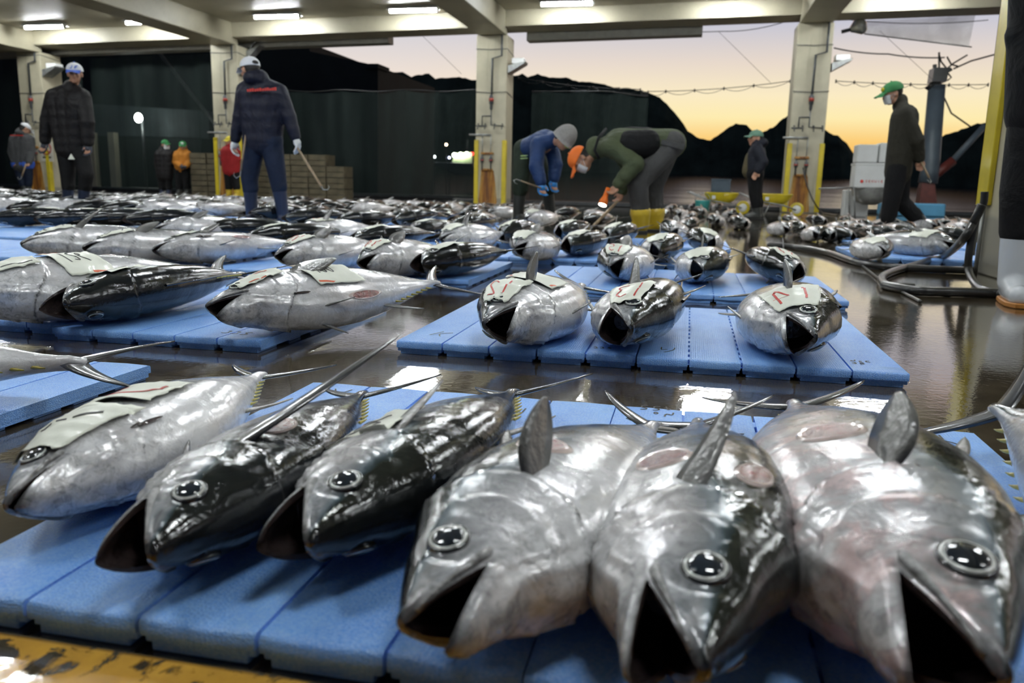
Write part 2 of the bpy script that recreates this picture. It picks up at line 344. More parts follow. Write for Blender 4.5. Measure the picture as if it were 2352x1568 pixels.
class Tuna:
    def __init__(s, L=.8, gape=35, fat=1., nr=110, k1=34, k2=30, belly=1., chin=0.):
        s.L, s.g, s.fat, s.nr, s.k1, s.k2, s.belly = L, R(gape), fat, nr, k1, k2, belly
    def prof(s, u):
        i = u/.97*485
        f = lambda T: float(np.interp(i, np.arange(486), T))
        a = 1+(s.fat-1)*sst(.1, .35, u)
        return f(_T)*a, f(_B)*a*(1+(s.belly-1)*sst(.2, .4, u)), f(_W)*a
    def zm(s, u): return -.006+(ZH+.006)*min(1, u/UH)
    def raw(s, u, t):
        zt, zb, w = s.prof(u); c, sn = math.cos(t), math.sin(t)
        e = .88
        y = w*math.copysign(abs(sn)**e, sn); z = (zt if c >= 0 else zb)*math.copysign(abs(c)**e, c)
        return y, z, zt, zb
    def disp(s, u, z, side):
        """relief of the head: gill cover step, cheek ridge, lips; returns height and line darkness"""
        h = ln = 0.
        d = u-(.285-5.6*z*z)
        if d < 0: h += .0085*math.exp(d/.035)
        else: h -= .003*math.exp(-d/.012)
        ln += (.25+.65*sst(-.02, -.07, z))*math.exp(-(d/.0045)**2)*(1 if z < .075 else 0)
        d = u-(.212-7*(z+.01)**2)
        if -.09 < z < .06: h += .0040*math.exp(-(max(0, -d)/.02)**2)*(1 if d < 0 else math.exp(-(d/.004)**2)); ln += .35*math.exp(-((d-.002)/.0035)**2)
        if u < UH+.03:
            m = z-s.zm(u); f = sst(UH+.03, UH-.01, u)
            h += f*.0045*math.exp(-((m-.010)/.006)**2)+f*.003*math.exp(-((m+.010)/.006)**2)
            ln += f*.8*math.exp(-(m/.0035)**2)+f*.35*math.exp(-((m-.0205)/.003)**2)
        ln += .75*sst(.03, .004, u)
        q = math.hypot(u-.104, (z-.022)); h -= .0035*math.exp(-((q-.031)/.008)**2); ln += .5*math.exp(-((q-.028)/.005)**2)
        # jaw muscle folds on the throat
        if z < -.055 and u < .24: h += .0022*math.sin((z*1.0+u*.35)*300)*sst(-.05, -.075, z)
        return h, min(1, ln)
    def point(s, u, t, d=0.):
        y, z, zt, zb = s.raw(u, t); h, ln = s.disp(u, z, 1 if y > 0 else -1)
        r = math.hypot(y, z)+1e-6; k = 1+(h+d/s.L)/r
        return Vector(((.35-u)*s.L, y*k*s.L, z*k*s.L)), (z+zb)/(zt+zb), ln
    def normal(s, u, t):
        a = s.point(u+.006, t)[0]-s.point(u-.006, t)[0]; b = s.point(u, t+.05)[0]-s.point(u, t-.05)[0]
        n = a.cross(b).normalized(); y, z, _, _ = s.raw(u, t)
        return n if n.y*y+n.z*z > 0 else -n
    def open_(s, p, u, low):
        """swing the lower jaw (or lift the snout a little) about the jaw hinge"""
        w = sst(UH+.065, UH-.03, u); a = s.g*.78*w if low else -s.g*.22*sst(UH+.10, UH-.05, u)
        px, pz = (.35-UH)*s.L, ZH*s.L; x, z = p.x-px, p.z-pz; c, sn = math.cos(a), math.sin(a)
        return Vector((px+x*c+z*sn, p.y*(1+.10*math.sin(s.g)*(w if low else 0)), pz-x*sn+z*c))
    def tm(s, u):
        zt, zb, w = s.prof(u); return math.acos(max(-.98, min(-.02, -(max(1e-4, -s.zm(u))/zb)**(1/.88))))
    def mesh(s, name, mat, parent):
        us = []
        nf = int(s.nr*.33); ng = int(s.nr*.33); nb = s.nr-nf-ng
        us += [UH*(i/nf)**1.35 for i in range(nf)]; hi = nf
        us += [UH+(.31-UH)*i/ng for i in range(ng)]; us += [.31+.66*i/nb for i in range(nb+1)]
        th = s.tm(UH); V = []; A = []; F = []; n = s.k1+s.k2; rows = []
        for i, u in enumerate(us):
            row = []
            tmu = s.tm(max(u, .003)) if u < UH else th
            front = i < hi
            cnt = n+2 if front else n
            for k in range(cnt):
                if front:
                    low = k > s.k1; kk = k-(s.k1+1) if low else k
                    t = (tmu+(2*math.pi-2*tmu)*kk/s.k2) if low else (-tmu+2*tmu*kk/s.k1)
                else:
                    low = k > s.k1; kk = k-s.k1
                    t = (tmu+(2*math.pi-2*tmu)*kk/s.k2) if k >= s.k1 else (-tmu+2*tmu*k/s.k1)
                    if k == s.k1 or k == 0: low = False
                p, v, ln = s.point(u, t)
                wl = 1.
                if not front and low:
                    q = s.open_(p, u, True); q2 = s.open_(p, u, False); e = min(1, min(kk, s.k2-kk)/ (s.k2*.12)) if u < UH+.08 else 1
                    p = q*e+q2*(1-e)
                else: p = s.open_(p, u, low)
                v = v-.15*(1-sst(.16, .40, u)); row.append(len(V)); V.append(p); A.append((u, max(0, min(1, v)), ln))
            rows.append(row)
        for i in range(len(us)-1):
            a, b = rows[i], rows[i+1]
            if i < hi-1:
                for k in range(len(a)-1):
                    if k == s.k1: continue
                    F.append((a[k], a[k+1], b[k+1], b[k]))
            elif i == hi-1:
                for k in range(s.k1): F.append((a[k], a[k+1], b[k+1], b[k]))
                for k in range(s.k2): F.append((a[s.k1+1+k], a[s.k1+2+k], b[(s.k1+1+k) % n], b[s.k1+k]))
            else:
                for k in range(n): F.append((a[k], a[(k+1) % n], b[(k+1) % n], b[k]))
        F.append(tuple(rows[-1])); F.append(tuple(rows[0][:s.k1+1])); F.append(tuple(rows[0][s.k1+1:]))
        mb = MB(); mb.add(V, F); o = mb.build(name, mat, parent, smooth=True); me = o.data
        ca = me.color_attributes.new('skin', 'FLOAT_COLOR', 'POINT')
        ca.data.foreach_set('color', [x for a in A for x in (*a, 1.)])
        s.verts = np.array([tuple(p) for p in V]); s.rows, s.us, s.hi = rows, us, hi; s.V = V
        # mouth lining: inner shells of both jaws and the throat
        mb = MB(); up = []; lo = []
        st = 1 if s.nr > 60 else 2
        idx = list(range(2, hi, st))
        for i in idx:
            r = rows[i]; uo = [V[j] for j in r[:s.k1+1]]; lw = [V[j] for j in r[s.k1+1:]]
            cu = (uo[0]+uo[-1])*.5; cl = (lw[0]+lw[-1])*.5; f = .80 if us[i] > .02 else .7
            up.append([cu+(p-cu)*f for p in uo]); lo.append([cl+(p-cl)*f for p in lw])
        mb.grid(up); mb.grid(lo)
        mb.grid([[V[rows[i][0]] for i in idx], [u_[0] for u_ in up]]); mb.grid([[V[rows[i][s.k1]] for i in idx], [u_[-1] for u_ in up]])
        mb.grid([[V[rows[i][s.k1+1]] for i in idx], [u_[0] for u_ in lo]]); mb.grid([[V[rows[i][-1]] for i in idx], [u_[-1] for u_ in lo]])
        mb.grid([[V[j] for j in rows[2][:s.k1+1]], up[0]]); mb.grid([[V[j] for j in rows[2][s.k1+1:]], lo[0]])
        thr = [up[-1]+lo[-1]]
        for i in range(hi, min(len(rows), hi+14), 2):
            r = rows[i]; P = [V[j] for j in r]; c = sum(P, Vector())/len(P); f = .80-.5*(i-hi)/14
            ring = [c+(p-c)*f for p in P]; ring = ring[:s.k1+1]+[ring[s.k1]]+ring[s.k1+1:]+[ring[0]]; ring = ring[:n+2]; thr.append(ring)
        mb.grid(thr, close=True); mb.add(thr[-1], [tuple(range(len(thr[-1])))])
        mb.build('mouth_lining', M['mouth'], parent, smooth=True, fix=False)
        return o
    def eye(s, side, parent, r=.0230, ue=.104, ze=.022):
        t = math.acos(ze/s.prof(ue)[0]*1.02)*side
        n = s.normal(ue, t); p = s.open_(s.point(ue, t)[0], ue, False); r = r*s.L
        x = Vector((1, 0, 0)); x = (x-n*x.dot(n)).normalized(); y = n.cross(x); m = Matrix((x, y, n)).transposed()
        def ring(pr): return [(a*r, b*r) for a, b in pr]
        mb = MB(); mb.lathe(ring([(1.14, -.30), (1.13, -.03), (1.06, .03), (1.0, .03), (.95, -.05)]), 28, p, 0, m)
        mb.lathe(ring([(1.0, -.2), (1.0, .02), (.96, .07), (.91, .095), (.86, .095), (.84, .0)]), 28, p, 1, m)
        e = mb.build('eye', [M['socket'], M['iris']], parent, smooth=True)
        mb = MB(); mb.lathe(ring([(.88, -.1), (.87, .08), (.70, .17), (.46, .24), (.24, .275), (.02, .28)]), 24, p, 0, m)
        mb.build('pupil', M['pupil'], e, smooth=True); return e
    def fin(s, name, base, span, chord, length, cw, parent, mat, bend=(0, 0, 0), tip=.12, pad=False, thick=.0022, sweep=.3, ns=12, into=None):
        base, span, chord, bend = Vector(base), Vector(span).normalized(), Vector(chord).normalized(), Vector(bend)
        nn = span.cross(chord).normalized(); P = []; L = s.L
        for i in range(ns+1):
            q = i/ns; w = cw*L*((1-q)**.65*(1-tip)+tip*(1 if q < .96 else .3)) if not pad else cw*L*1.45*math.sin(math.pi*(.20+.77*q))**.75; c = base+span*(length*L*q)+bend*(length*L*q*q)+chord*(-sweep*length*L*q*q)
            th = thick*L*(1.6-q*1.2)+.0004
            P.append([c+chord*w*.5, c+chord*w*.2+nn*th, c-chord*w*.2+nn*th*.8, c-chord*w*.5, c-chord*w*.2-nn*th*.8, c+chord*w*.2-nn*th])
        mb = into or MB(); mb.grid(P, close=True); k = len(mb.v); mb.f.append(tuple(range(k-6, k))); mb.m.append(0)
        return mb if into else mb.build(name, mat, parent, smooth=True)
    def maxilla(s, side, parent):
        pts = []; rs = []
        for i in range(12):
            q = i/11; u = .012+q*(UH+.006); t = (s.tm(min(u, UH))-.10-.05*q)*side
            pts.append(s.open_(s.point(u, t, -.001)[0], u, False)); rs.append(s.L*(.0030+.0050*q*q) if q < .99 else s.L*.004)
        mb = MB(); mb.tube(pts, rs, 10); return mb.build('maxilla', M['bone'], parent, smooth=True)
    def patch(s, name, mats, u0, t0, ru, rt, parent, off=.0016, ang=0., n=20, rim=True):
        P = []; rr = [1.14, 1.0, .9, .6, .3, .02] if rim else [1., .8, .5, .2, .02]
        for r in rr:
            row = []
            for k in range(n):
                w = 2*math.pi*k/n; a, b = r*math.cos(w), r*math.sin(w); a2, b2 = a*ru, b*rt
                uu = u0+a2*math.cos(ang)-b2*math.sin(ang)*.17; tt = t0+(a2*math.sin(ang))/.17+b2*math.cos(ang)
                h = {1.14: .0002, 1.: off*1.5, .9: off*1.1}.get(r, off*.7)
                row.append(s.open_(s.point(uu, tt, h)[0], uu, False) if uu < .2 else s.point(uu, tt, h)[0])
            P.append(row)
        mb = MB()
        for i in range(len(rr)-1): mb.grid(P[i:i+2], close=True, mi=(1 if rim and i < 2 else 0))
        mb.add(P[-1], [tuple(range(n))]); return mb.build(name, mats, parent, smooth=True)
    def rest(s, roll, pitch):
        V = s.verts; c, sn = math.cos(roll), math.sin(roll); z = V[:, 1]*sn+V[:, 2]*c
        return -float((-V[:, 0]*math.sin(pitch)+z*math.cos(pitch)).min())
    def surf(s, a, b, u0, t0, du, dt, ang):
        """paper coordinates (0..1) -> (u,t) on the skin"""
        x, y = (a-.5)*du, (b-.5)*dt; return u0+x*math.cos(ang)-y*math.sin(ang), t0+(x*math.sin(ang)+y*math.cos(ang))/.115
def add_fins(T, root, pect=(1, 1), pdir=((-.9, .25, .15), (-.9, -.25, .15)), plen=.20, black=False, spike=True, pw=.048, pad=False, tailmat='finblack', finlets=True):
    L = T.L
    for i, sd in enumerate((1, -1)):
        if not pect[i]: continue
        p = T.point(.305, sd*R(88), -.004)[0]; d = Vector(pdir[i]); ch = Vector((.55, 0, .85)) if abs(d.x) > .5 else Vector((1, 0, .2))
        ch = (ch-d.normalized()*ch.dot(d.normalized()))
        T.fin('pectoral_fin', p, d, ch, plen, pw, root, M['finblack' if black else 'fin'], bend=(-.25, 0, 0), sweep=.1, pad=pad, ns=20)
        # pelvic fin
        p = T.point(.335, sd*R(160), -.004)[0]; T.fin('pelvic_fin', p, (-.8, sd*.35, -.35), (1, 0, -.3), .085, .03, root, M['fin'], sweep=.1)
    T.fin('dorsal_fin', T.point(.34, 0, -.004)[0], (-.93, 0, .12), (.4, 0, .9), .16, .03, root, M['finblack'], sweep=.0, thick=.003)
    T.fin('second_dorsal_fin', T.point(.535, 0, -.004)[0], (-.6, 0, .8), (.9, 0, .5), .10, .05, root, M['fin'], bend=(-.4, 0, 0), sweep=.2)
    T.fin('anal_fin', T.point(.60, math.pi, -.004)[0], (-.6, 0, -.8), (.9, 0, -.5), .10, .045, root, M['fin'], bend=(-.4, 0, 0), sweep=.2)
    if finlets:
        for zz in (0, math.pi):
            for k in range(7):
                u = .66+.036*k; p = T.point(u, zz, -.001)[0]; T.fin('finlet', p, (-.8, 0, .5 if zz == 0 else -.5), (.8, 0, .5 if zz == 0 else -.5), .022, .016, root, M['finyellow'], ns=3)
    mb = MB(); p = Vector(((.35-.955)*L, 0, 0))
    for sg in (1, -1): T.fin('', p+Vector((.012*L, 0, 0)), (-.50, 0, sg*.86), (.9, 0, sg*.35), .20, .055, None, None, bend=(-.22, 0, 0), sweep=.12, into=mb, thick=.003)
    mb.build('tail_fin', M[tailmat], root, smooth=True)
def pose(root, T, snout_px, ztop, heading, roll, pitch=0., lift=0.):
    roll, pitch, h = R(roll), R(pitch), R(heading); rz = T.rest(roll, pitch)+lift
    rot = Euler((roll, pitch, h)); m = rot.to_matrix()
    sn = m @ Vector((.35*T.L, 0, -.01*T.L)); tgt = PZ(snout_px[0], snout_px[1], ztop+rz+sn.z)
    root.location = (tgt.x-sn.x, tgt.y-sn.y, ztop+rz); root.rotation_euler = rot
    bpy.context.view_layer.update()
GL = {  # pen strokes in a unit box
 '0': [[(.5, 0), (.1, .25), (.1, .75), (.5, 1), (.9, .75), (.9, .25), (.5, 0)]], '1': [[(.5, 1), (.5, 0)]], '2': [[(.1, .8), (.5, 1), (.9, .75), (.1, 0), (.95, .02)]],
 '3': [[(.1, .95), (.8, .95), (.4, .55), (.9, .3), (.5, 0), (.05, .1)]], '4': [[(.75, 0), (.7, 1), (.05, .35), (1, .35)]], '5': [[(.85, 1), (.2, 1), (.15, .55), (.7, .6), (.85, .25), (.5, 0), (.1, .08)]],
 '6': [[(.8, 1), (.25, .6), (.1, .25), (.5, 0), (.85, .25), (.5, .5), (.15, .3)]], 'N': [[(.05, 0), (.15, .9), (.75, .05), (.9, 1)]], 'o': [[(.5, .1), (.2, .3), (.4, .6), (.75, .4), (.5, .1)]], 'O': [[(.5, 0), (.1, .4), (.5, .9), (.9, .4), (.5, 0)]],
 'F': [[(.2, 0), (.2, 1), (.95, .95)], [(.2, .5), (.8, .5)]], 'K': [[(.15, 0), (.2, 1)], [(.9, 1), (.2, .5), (.95, 0)]], 'T': [[(0, .95), (1, 1)], [(.5, .95), (.45, 0)]], 'M': [[(0, 0), (.15, 1), (.5, .3), (.8, 1), (1, 0)]],
 'A': [[(0, 0), (.5, 1), (1, 0)], [(.2, .4), (.8, .4)]], 'B': [[(.1, 0), (.1, 1), (.8, .8), (.1, .5), (.9, .2), (.1, 0)]], 'J': [[(.7, 1), (.65, .2), (.35, 0), (.05, .2)]], 'r': [[(.1, .9), (.2, .2), (.5, .55)], [(.8, 1), (.95, .5), (.5, -.1)]],
 '.': [[(.4, .05), (.5, .0)]], 'C': [[(.9, .85), (.4, 1), (.1, .5), (.4, 0), (.9, .15)]], 'U': [[(.1, 1), (.15, .2), (.5, 0), (.85, .2), (.9, 1)]], 'L': [[(.1, 1), (.1, 0), (.9, .05)]], 'Y': [[(0, 1), (.5, .5), (1, 1)], [(.5, .5), (.5, 0)]], '9': [[(.85, .7), (.5, .45), (.15, .7), (.5, 1), (.85, .7), (.7, 0)]], '-': [[(0, .5), (1, .5)]], 'E': [[(.9, 1), (.1, 1), (.1, 0), (.9, 0)], [(.1, .5), (.7, .5)]], 'S': [[(.9, .9), (.3, 1), (.15, .7), (.8, .35), (.7, .05), (.1, .1)]]}
def text_strokes(txt, x0, y0, w, h, gap=.25, flip=False, slant=0):
    n = len(txt); cw = w/(n+gap*(n-1)); out = []
    for i, ch in enumerate(txt):
        for st in GL.get(ch, []):
            pts = [(x0+i*cw*(1+gap)+a*cw+slant*b, y0+b*h) for a, b in st]
            if flip: pts = [(2*(x0+w/2)-a, 2*(y0+h/2)-b) for a, b in pts]
            out.append(pts)
    return out
def ribbon(mb, strokes, f, wid, mi=0):
    """pen ribbon of width wid (in the units of f's two arguments scaled by f's own mapping)"""
    for st in strokes:
        pts = []
        for (a, b), (c, d) in zip(st[:-1], st[1:]):
            m = max(2, int(math.hypot(c-a, d-b)/.06)+1)
            pts += [(a+(c-a)*i/m, b+(d-b)*i/m) for i in range(m)]
        pts.append(st[-1])
        for _ in range(2):
            pts = [pts[0]]+[((p[0]+2*q[0]+r[0])/4, (p[1]+2*q[1]+r[1])/4) for p, q, r in zip(pts, pts[1:], pts[2:])]+[pts[-1]]
        P = [f(a, b) for a, b in pts]; rows = []
        for i, (p, nrm) in enumerate(P):
            t = P[min(i+1, len(P)-1)][0]-P[max(0, i-1)][0]; s_ = t.cross(nrm).normalized()*wid*.5
            rows.append([p-s_, p-s_+nrm*.0005, p+s_+nrm*.0005, p+s_])
        mb.grid(rows, mi=mi)
def paper(T, root, u0, t0, du, dt, label, ang=0., strokes=(), off=.004, crop=0., seed=1, mat='paper', group=None, name='paper_label', bars=()):
    """a damp paper slip draped on the fish; a thing of its own, with its writing as a part"""
    assert len(label.split()) <= 16, label
    r = random.Random(seed); nx, ny = 18, 14; mw = root.matrix_world
    jag = [r.uniform(-.05, .05) for _ in range(80)]
    def F(a, b, h=0.):
        edge = max(abs(a-.5), abs(b-.5))
        w = .0016*math.sin(a*9+seed)*math.cos(b*7+seed*2)+.0012*math.sin(a*17+b*13+seed)
        if edge > .42: w += (edge-.42)*.03
        uu, tt = T.surf(a, b, u0, t0, du, dt, ang)
        n = T.normal(uu, tt); p = T.point(uu, tt)[0]
        if uu < .2: p = T.open_(p, uu, False)
        return mw @ (p+n*(off+abs(w)+h)), (mw.to_3x3() @ n).normalized()
    top = [[F(i/nx+jag[j]*.35*(i in (0, nx)), j/ny+jag[40+i]*.35*(j in (0, ny)), .0005)[0] for i in range(nx+1)] for j in range(ny+1)]
    bot = [[F(i/nx+jag[j]*.35*(i in (0, nx)), j/ny+jag[40+i]*.35*(j in (0, ny)), 0)[0] for i in range(nx+1)] for j in range(ny+1)]
    c = F(.5, .5)[0]; mb = MB(); W = nx+1; H = ny+1
    V = [p-c for rr in top for p in rr]+[p-c for rr in bot for p in rr]; Fc = [(j*W+i, j*W+i+1, (j+1)*W+i+1, (j+1)*W+i) for j in range(ny) for i in range(nx)]
    Fc += [tuple(x+W*H for x in q[::-1]) for q in Fc]
    per = [j for j in range(W)]+[k*W+nx for k in range(1, H)]+[ny*W+i for i in range(nx-1, -1, -1)]+[k*W for k in range(ny-1, 0, -1)]
    Fc += [(per[i], per[i]+W*H, per[(i+1) % len(per)]+W*H, per[(i+1) % len(per)]) for i in range(len(per))]
    mb.add(V, Fc); o = mb.build(name, M[mat], smooth=True); o.location = c; tag(o, label, 'label', group)
    def G(a, b):
        p, n = F(a, b, .0009); return p-c, n
    for k, (mt, sts, wd) in enumerate(strokes):
        mb = MB(); ribbon(mb, sts, G, wd); mb.build('handwriting', M[mt], o)
    return o
# ================================================================ setting
mb = MB(); mb.add([(-60, -12, 0), (14, -12, 0), (14, 18.0, 0), (-5.2, 18.0, 0), (-5.2, 21.5, 0), (-60, 21.5, 0)], [(0, 1, 2, 3, 4, 5)])
mb.add([(-60, -12, -.5), (14, -12, -.5), (14, 18.0, -2.5), (-5.2, 18.0, -2.5), (-5.2, 21.5, -2.5), (-60, 21.5, -2.5)], [(5, 4, 3, 2, 1, 0)])
mb.f += [(2, 8, 9, 3), (3, 9, 10, 4), (4, 10, 11, 5)]; mb.m += [0]*3
struct(mb.build('floor', M['floor'], fix=False), 'wet dark concrete quay floor')
kerbm = simple('dark_kerb', (.022, .024, .026), .4, .3, 4)
mb = MB(); mb.box((-5.2, 17.75, 0), (14, 18.0, .09)); struct(mb.build('trim_quay_kerb', kerbm, bevel=.02))
mb = MB(); mb.box((-60, 21.2, 0), (-5.2, 21.5, .1)); struct(mb.build('trim_quay_kerb_left', kerbm, bevel=.02))
# roof slab and beams (the roof dips a little to the left)
def zb(x): return 3.60+.019*x
def slab(name, x0, x1, y0, y1, h0, h1, mat=M['paint'], bev=.015):
    mb = MB(); n = 6
    for i in range(n):
        a, b = x0+(x1-x0)*i/n, x0+(x1-x0)*(i+1)/n
        mb.add([(a, y0, zb(a)+h0), (b, y0, zb(b)+h0), (b, y1, zb(b)+h0), (a, y1, zb(a)+h0), (a, y0, zb(a)+h1), (b, y0, zb(b)+h1), (b, y1, zb(b)+h1), (a, y1, zb(a)+h1)],
               [(0, 3, 2, 1), (4, 5, 6, 7), (0, 1, 5, 4), (2, 3, 7, 6)]+([(3, 0, 4, 7)] if i == 0 else [])+([(1, 2, 6, 5)] if i == n-1 else []))
    return struct(mb.build(name, mat))
slab('ceiling', -30, 12, -12, 17.5, .30, .45)
slab('trim_edge_beam', -30, 12, 16.75, 17.5, 0, .30)
slab('trim_edge_beam_shutter', -3.55, .02, 17.52, 17.85, -.16, .1, M['beamgrey'])
slab('trim_edge_beam_shutter_left', -30, -6.6, 17.52, 17.85, -.10, .1, M['beamgrey'])
# little light in the deep gutter strip
PX = [-21.4, -15.15, -10.16, -4.14, 2.09, 8.3]
for i, x in enumerate(PX):
    mb = MB(); mb.box((x-.30, -12, zb(x)-.13), (x+.30, 17.0, zb(x)+.32)); struct(mb.build('trim_roof_beam_%d' % (i+1), M['paint'], bevel=.02))
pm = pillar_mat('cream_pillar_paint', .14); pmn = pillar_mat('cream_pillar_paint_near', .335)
def pillar(n, x, y, w=.64, d=.64, near=False, sign=False):
    h = zb(x)-.13 if not near else 3.6
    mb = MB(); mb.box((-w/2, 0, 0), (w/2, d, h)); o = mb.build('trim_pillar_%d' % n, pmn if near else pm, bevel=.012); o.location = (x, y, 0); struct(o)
    return o
def pillar_kit(x, y, w=.64, mirror=1, rustw=.34, side=1):
    """guards, pipes, valves, rust plate and lamp on the camera side of one pillar"""
    f = y-.001
    for sx in (-1, 1):
        mb = MB(); mb.prism([(sx*(w/2-.07), .02), (sx*(w/2+.012), .02), (sx*(w/2+.012), 1.32), (sx*(w/2-.07), 1.32)], (-.022, 0.)); mb.box((min(sx*(w/2), sx*(w/2+.02)), -.022, .02), (max(sx*w/2, sx*(w/2+.02)), .09, 1.32))
        o = mb.build('corner_guard', M['yellow'], bevel=.006); o.location = (x, y, 0)
        tag(o, 'yellow corner guard on the %s edge of the %s pillar' % ('left' if sx < 0 else 'right', PN(x)), 'corner guard')
    e = empty('pipework', (x, y, 0), 0, 'grey water pipe with red valves and taps on the %s pillar' % PN(x), 'pipe')
    s = .022
    mb = MB(); mb.tube([(.22, -.05, zb(x)-.14), (.22, -.05, 2.98), (.03, -.05, 2.93), (.02, -.05, 1.95)], s, 8); mb.build('riser_pipe', M['pipe'], e, smooth=True)
    mb = MB(); mb.tube([(.02, -.05, 1.95), (.02, -.05, 1.62), (.28, -.05, 1.60)], .014); mb.tube([(.02, -.05, 1.80), (-.17, -.05, 1.80), (-.17, -.05, 1.60)], .014); mb.tube([(-.30, -.05, 1.60), (-.08, -.05, 1.60)], .015)
    mb.build('branch_pipe', M['pipe'], e, smooth=True)
    mb = MB(); mb.tube([(-.44, -.07, 1.42), (.02, -.05, 1.42)], .022); mb.tube([(-.16, -.05, 1.42), (-.16, -.05, 1.05)], .010); mb.tube([(.02, -.05, 1.42), (.02, -.05, 1.05)], .010)
    mb.build('cross_pipe', M['steel'], e, smooth=True)
    for (vx, vz, r) in ((.02, 2.02, .045), (.02, 1.92, .03)):
        mb = MB(); mb.lathe([(r*.6, 0), (r, .03), (r, .16), (r*.6, .20)], 10, (vx, -.06, vz)); mb.build('valve', M['pipe'], e, smooth=True)
    mb = MB(); mb.lathe([(.048, 0), (.05, .06)], 10, (.02, -.062, 2.09)); mb.build('valve_band', VR, e, smooth=True)
    for tx in (-.25, -.10, .10, .26):
        mb = MB(); mb.tube([(tx, -.05, 1.60), (tx, -.11, 1.585), (tx, -.125, 1.53)], .011); mb.ball((tx, -.06, 1.635), .018, 8); mb.build('tap', M['pipe'], e, smooth=True)
    rb = empty('hose_bracket', (x, y, 0), 0, 'rusty hose bracket with two valves on the %s pillar' % PN(x), 'bracket')
    mb = MB(); mb.box((-.19, -.07, 1.03), (.07, 0, 1.07)); mb.box((-.18, -.06, .70), (.06, 0, .74)); mb.build('shelf', M['rust'], rb, bevel=.005)
    for vx in (-.16, .03):
        mb = MB(); mb.tube([(vx, -.06, 1.03), (vx, -.06, .72)], .016); mb.lathe([(.02, 0), (.036, .02), (.036, .10), (.02, .12)], 10, (vx, -.06, .86)); mb.build('valve', M['pipe'], rb, smooth=True)
        mb = MB(); mb.lathe([(.04, 0), (.04, .025)], 10, (vx, -.062, .90)); mb.build('valve_band', VR, rb, smooth=True)
    mb = MB(); q = [(-.19, .70), (.08, .70), (.13, .35), (.16, .02), (-.24, .02), (-.22, .35)]
    mb.prism(q, (-.004, -.0005)); o = mb.build('rust_plate', M['rust']); o.location = (x, y, 0); tag(o, 'rust-streaked sheet at the foot of the %s pillar' % PN(x), 'metal plate')
    for zz in (2.28, 3.12):
        mb = MB(); pts = [(-w/2-.006, -.008, zz), (0, -.010, zz-.015), (w/2+.004, -.008, zz+.0), (w/2+.006, .62, zz-.06)]; mb.tube(pts, .007, 6); o = mb.build('cable', M['pipe'], smooth=True); o.location = (x, y, 0)
        tag(o, '%s thin cable strapped round the %s pillar' % ('lower' if zz < 3 else 'upper', PN(x)), 'cable')
    # bracket lamp on the right side
    fl = empty('floodlight', (x+w/2+.12, y+.15, 2.78), 0, 'switched-off floodlight on the right side of the %s pillar' % PN(x), 'lamp')
    mb = MB(); mb.prism([(-.10, -.14), (-.10, .02), (.26, .10), (.24, .05)], (-.16, .16)); mb.build('housing', M['steel'], fl, bevel=.01)
    mb = MB(); mb.box((-.04, -.10, .06), (.22, .16, .17)); mb.build('ballast_box', M['white'], fl, bevel=.015)
    mb = MB(); mb.tube([(-.12, .05, 0), (-.05, .05, .02)], .02); mb.build('arm', M['steel'], fl, smooth=True)
def PN(x): return {-10.16: 'second', -4.14: 'middle', 2.09: 'right-hand', -15.15: 'leftmost'}.get(round(x, 2), 'near')
VR = simple('red_valve', (.32, .03, .015), .4)
for i, x in enumerate(PX): pillar(i+1, x, 16.9)
for x in (-15.15, -10.16, -4.14, 2.09): pillar_kit(x, 16.9)
pillar(7, 2.02, 4.42, .78, .78, near=True)
mb = MB(); mb.box((-.03, -.16, .385), (0, 0.02, 3.6)); mb.box((-.03, -.0, .385), (.10, .02, 3.6)); o = mb.build('corner_guard', M['yellow'], bevel=.006); o.location = (1.629, 5.20, 0); tag(o, 'long yellow guard on the edge of the big near pillar at right', 'corner guard')
mb = MB(); mb.tube([(1.61, 5.10, .39), (1.61, 5.10, .0)], .012); mb.tube([(1.605, 5.16, .39), (1.605, 5.16, .10)], .010); tag(mb.build('conduit', M['steel'], smooth=True), 'thin grey conduit below the yellow guard of the near pillar', 'conduit')
# no-smoking sign on the leftmost pillar
sg = empty('no_smoking_sign', (-14.86, 16.885, .99), 0, 'round red no-smoking sign on the leftmost pillar', 'sign')
mb = MB(); mb.box((-.17, 0, -.26), (.17, .01, .19)); mb.build('panel', simple('sign_panel', (.55, .53, .45), .5), sg)
mb = MB()
ring = [(.13*math.cos(a*math.pi/12), -.006, .13*math.sin(a*math.pi/12)+.03) for a in range(25)]; mb.tube(ring, .013, 6); mb.tube([(-.09, -.006, .12), (.09, -.006, -.06)], .012, 6); mb.build('prohibition_symbol', VR, sg, smooth=True)
mb = MB()
for k in range(5): mb.box((-.11+k*.045, -.004, -.19), (-.075+k*.045, 0, -.15))
mb.build('lettering', M['ink'], sg)
